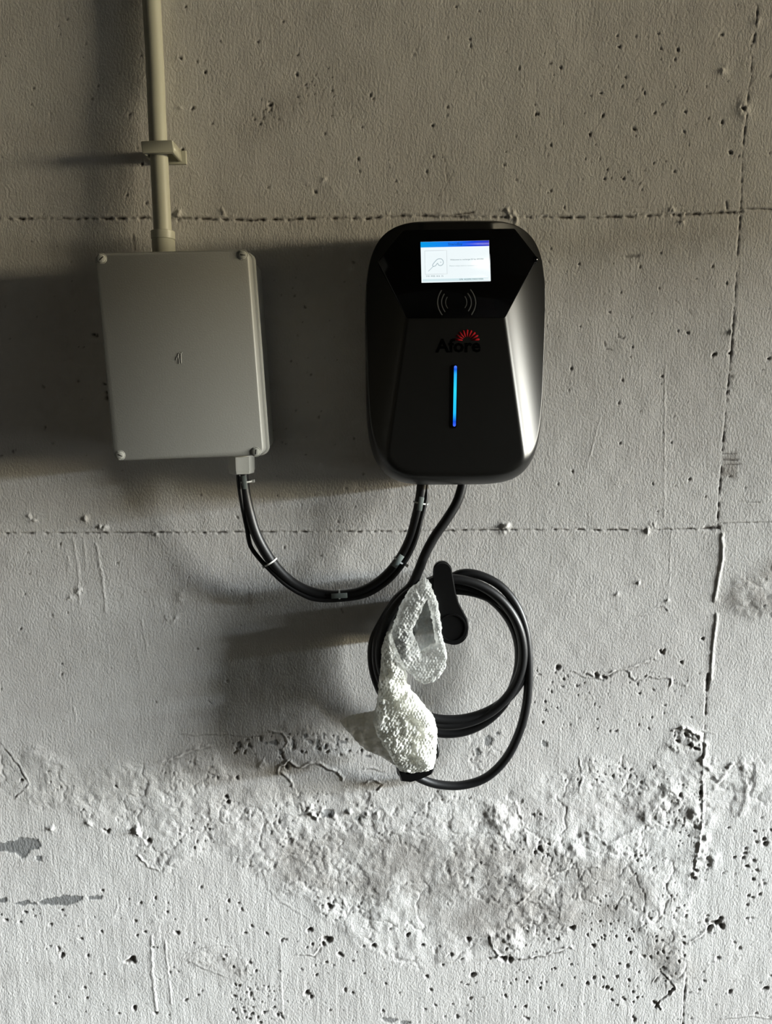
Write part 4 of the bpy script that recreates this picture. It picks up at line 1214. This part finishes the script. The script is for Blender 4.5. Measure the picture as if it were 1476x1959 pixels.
def puff(name, outer, hole, dep, thick, m, parent, step=0.0009, width=0.014, bub=0.0016, bsz=0.0048, crumple=0.006, seed=1, jag=0.0012, back=0.35):
    """crumpled sheet wrapped to a puffed closed shell inside a photo-pixel outline; dep may be a function of py"""
    dm = dep(1300) if callable(dep) else dep
    Wp = np.array(pp(outer, dm)); polys = [Wp] + ([np.array(pp(hole, dm))] if hole else [])
    x0, z0 = Wp.min(0) - .003; x1, z1 = Wp.max(0) + .003
    xs = np.arange(x0, x1, step); zs = np.arange(z0, z1, step)
    XX, ZZ = np.meshgrid(xs, zs)
    WX = XX + (pnoise(XX, ZZ, .004, seed) - .5) * 2 * jag; WZ = ZZ + (pnoise(XX, ZZ, .004, seed + 9) - .5) * 2 * jag
    ins = np.zeros(XX.shape, bool); dist = np.full(XX.shape, 9.0)
    for q in polys:
        j = len(q) - 1
        for i in range(len(q)):
            xi, zi = q[i]; xj, zj = q[j]
            if zi != zj:
                ins ^= ((zi > WZ) != (zj > WZ)) & (WX < (xj - xi) * (WZ - zi) / (zj - zi) + xi)
            dx, dz = xj - xi, zj - zi
            t = np.clip(((WX - xi) * dx + (WZ - zi) * dz) / (dx * dx + dz * dz + 1e-12), 0, 1)
            dist = np.minimum(dist, np.hypot(WX - xi - t * dx, WZ - zi - t * dz))
            j = i
    t = np.clip(dist / width, 0, 1)
    dome = np.sqrt(np.maximum(1 - (1 - t) ** 2, 0))
    # crumple: sharp folds
    def fold(s, k):
        n = pnoise(XX + pnoise(XX, ZZ, s, seed + k + 5) * s, ZZ, s, seed + k)
        return 1 - np.abs(n - .5) * 2
    cr = (fold(.030, 1) - .6) * crumple + (fold(.013, 2) - .6) * crumple * .5 + (fold(.006, 3) - .6) * crumple * .22
    # bubbles: hex lattice of little domes, slightly dragged by the crumpling
    ax = XX + cr * 0.6; az = ZZ + cr * 0.4
    r = az / (bsz * .866); row = np.floor(r + .5); cxl = ax / bsz - (row % 2) * .5; colu = np.floor(cxl + .5)
    best = np.full(XX.shape, 9.0)
    for dr in (-1, 0, 1):
        rw = row + dr; cxl = ax / bsz - (rw % 2) * .5; cl_ = np.floor(cxl + .5)
        bx = (cl_ + (rw % 2) * .5) * bsz; bz = rw * bsz * .866
        best = np.minimum(best, np.hypot(ax - bx, az - bz))
    bb_ = np.sqrt(np.maximum(1 - (best / (bsz * .46)) ** 2, 0)) * bub * (0.6 + .8 * pnoise(XX, ZZ, bsz, seed + 33))
    if callable(dep):
        pyz = np.interp(ZZ, [P(780, y, dm).z for y in range(1500, 1080, -20)], [dep(y) for y in range(1500, 1080, -20)])
    else: pyz = dep
    front = pyz + dome * thick + cr * np.clip(dist / .004, 0, 1) + bb_ * np.clip(dist / .002, .3, 1)
    backd = np.maximum(pyz - dome * thick * back - .0006, .004)
    nz, nx = XX.shape
    vid = -np.ones((2, nz, nx), int); verts = []; faces = []
    cell = ins[:-1, :-1] & ins[:-1, 1:] & ins[1:, :-1] & ins[1:, 1:]
    use = np.zeros_like(ins); use[:-1, :-1] |= cell; use[:-1, 1:] |= cell; use[1:, :-1] |= cell; use[1:, 1:] |= cell
    idx = np.argwhere(use); n = len(idx)
    vid[0][use] = np.arange(n); vid[1][use] = np.arange(n) + n
    verts = np.concatenate([np.stack([XX[use], -front[use], ZZ[use]], 1), np.stack([XX[use], -backd[use], ZZ[use]], 1)])
    for i, j in np.argwhere(cell):
        a, b, c, d = vid[0, i, j], vid[0, i, j + 1], vid[0, i + 1, j + 1], vid[0, i + 1, j]
        faces.append((a, b, c, d)); faces.append((d + n, c + n, b + n, a + n))
        if i == 0 or not cell[i - 1, j]: faces.append((b, a, a + n, b + n))
        if i == cell.shape[0] - 1 or not cell[i + 1, j]: faces.append((d, c, c + n, d + n))
        if j == 0 or not cell[i, j - 1]: faces.append((a, d, d + n, a + n))
        if j == cell.shape[1] - 1 or not cell[i, j + 1]: faces.append((c, b, b + n, c + n))
    return link(name, pymesh(name, verts.tolist(), [tuple(int(k) for k in f) for f in faces]), m, parent)

wrap = thing('bubble_wrap', 'crumpled white bubble wrap covering the charging plug in front of the coil', 'bubble wrap', P(775, 1475, 0.07))
loop_out = [(812, 1104), (822, 1112), (828, 1128), (838, 1152), (843, 1185), (846, 1212), (851, 1230), (856, 1250), (852, 1277), (843, 1292), (828, 1303), (811, 1309), (796, 1300),
            (784, 1288), (770, 1276), (757, 1262), (746, 1240), (745, 1212), (752, 1190), (757, 1176), (766, 1155), (777, 1134), (792, 1118)]
loop_hole = [(816, 1147), (806, 1168), (796, 1190), (788, 1206), (795, 1220), (800, 1234), (806, 1243), (818, 1236), (832, 1230), (830, 1212), (826, 1188), (821, 1166)]
puff('wrap_loop', loop_out, loop_hole, .086, .010, M_WRAP, wrap, width=.010, crumple=.008, seed=3, bub=.0015, bsz=.0046)
slv = [(745, 1205), (757, 1230), (770, 1262), (778, 1285), (780, 1308), (790, 1322), (800, 1333), (812, 1348), (829, 1369), (834, 1385), (836, 1402), (835, 1430), (834, 1452), (828, 1468), (805, 1474),
       (782, 1474), (762, 1470), (750, 1452), (733, 1425), (718, 1400), (713, 1376), (718, 1350), (722, 1326), (724, 1300), (728, 1273), (729, 1240), (736, 1215)]
puff('wrap_sleeve', slv, None, .078, .022, M_WRAPD, wrap, width=.030, crumple=.009, seed=8, bub=.0017, bsz=.0050)
foam = [(750, 1215), (762, 1250), (770, 1290), (776, 1325), (795, 1355), (812, 1385), (820, 1420), (812, 1450), (785, 1462), (758, 1445), (738, 1415), (726, 1380), (730, 1330), (734, 1280), (738, 1240)]
puff('foam_sheet', foam, None, .074, .018, M_FOAM, wrap, width=.026, crumple=.006, seed=15, bub=0.0003, step=.0013)
flap = [(648, 1378), (668, 1368), (700, 1362), (722, 1358), (740, 1390), (752, 1430), (764, 1470), (745, 1458), (722, 1444), (700, 1436), (682, 1420), (672, 1408), (660, 1396)]
puff('film_flap', flap, None, .060, .003, M_FLAP, wrap, width=.012, crumple=.008, seed=22, bub=0.0, jag=.0006, step=.0012)
inner = [(788, 1165), (806, 1150), (822, 1150), (834, 1180), (840, 1225), (835, 1242), (800, 1246), (780, 1225)]
puff('clear_film', inner, None, .070, .002, film_material('clear_film', (0.7, 0.75, 0.74), 0.72, 0.15, 150, .0015, False), wrap, width=.01, crumple=.008, seed=29, bub=0.0, step=.0012)
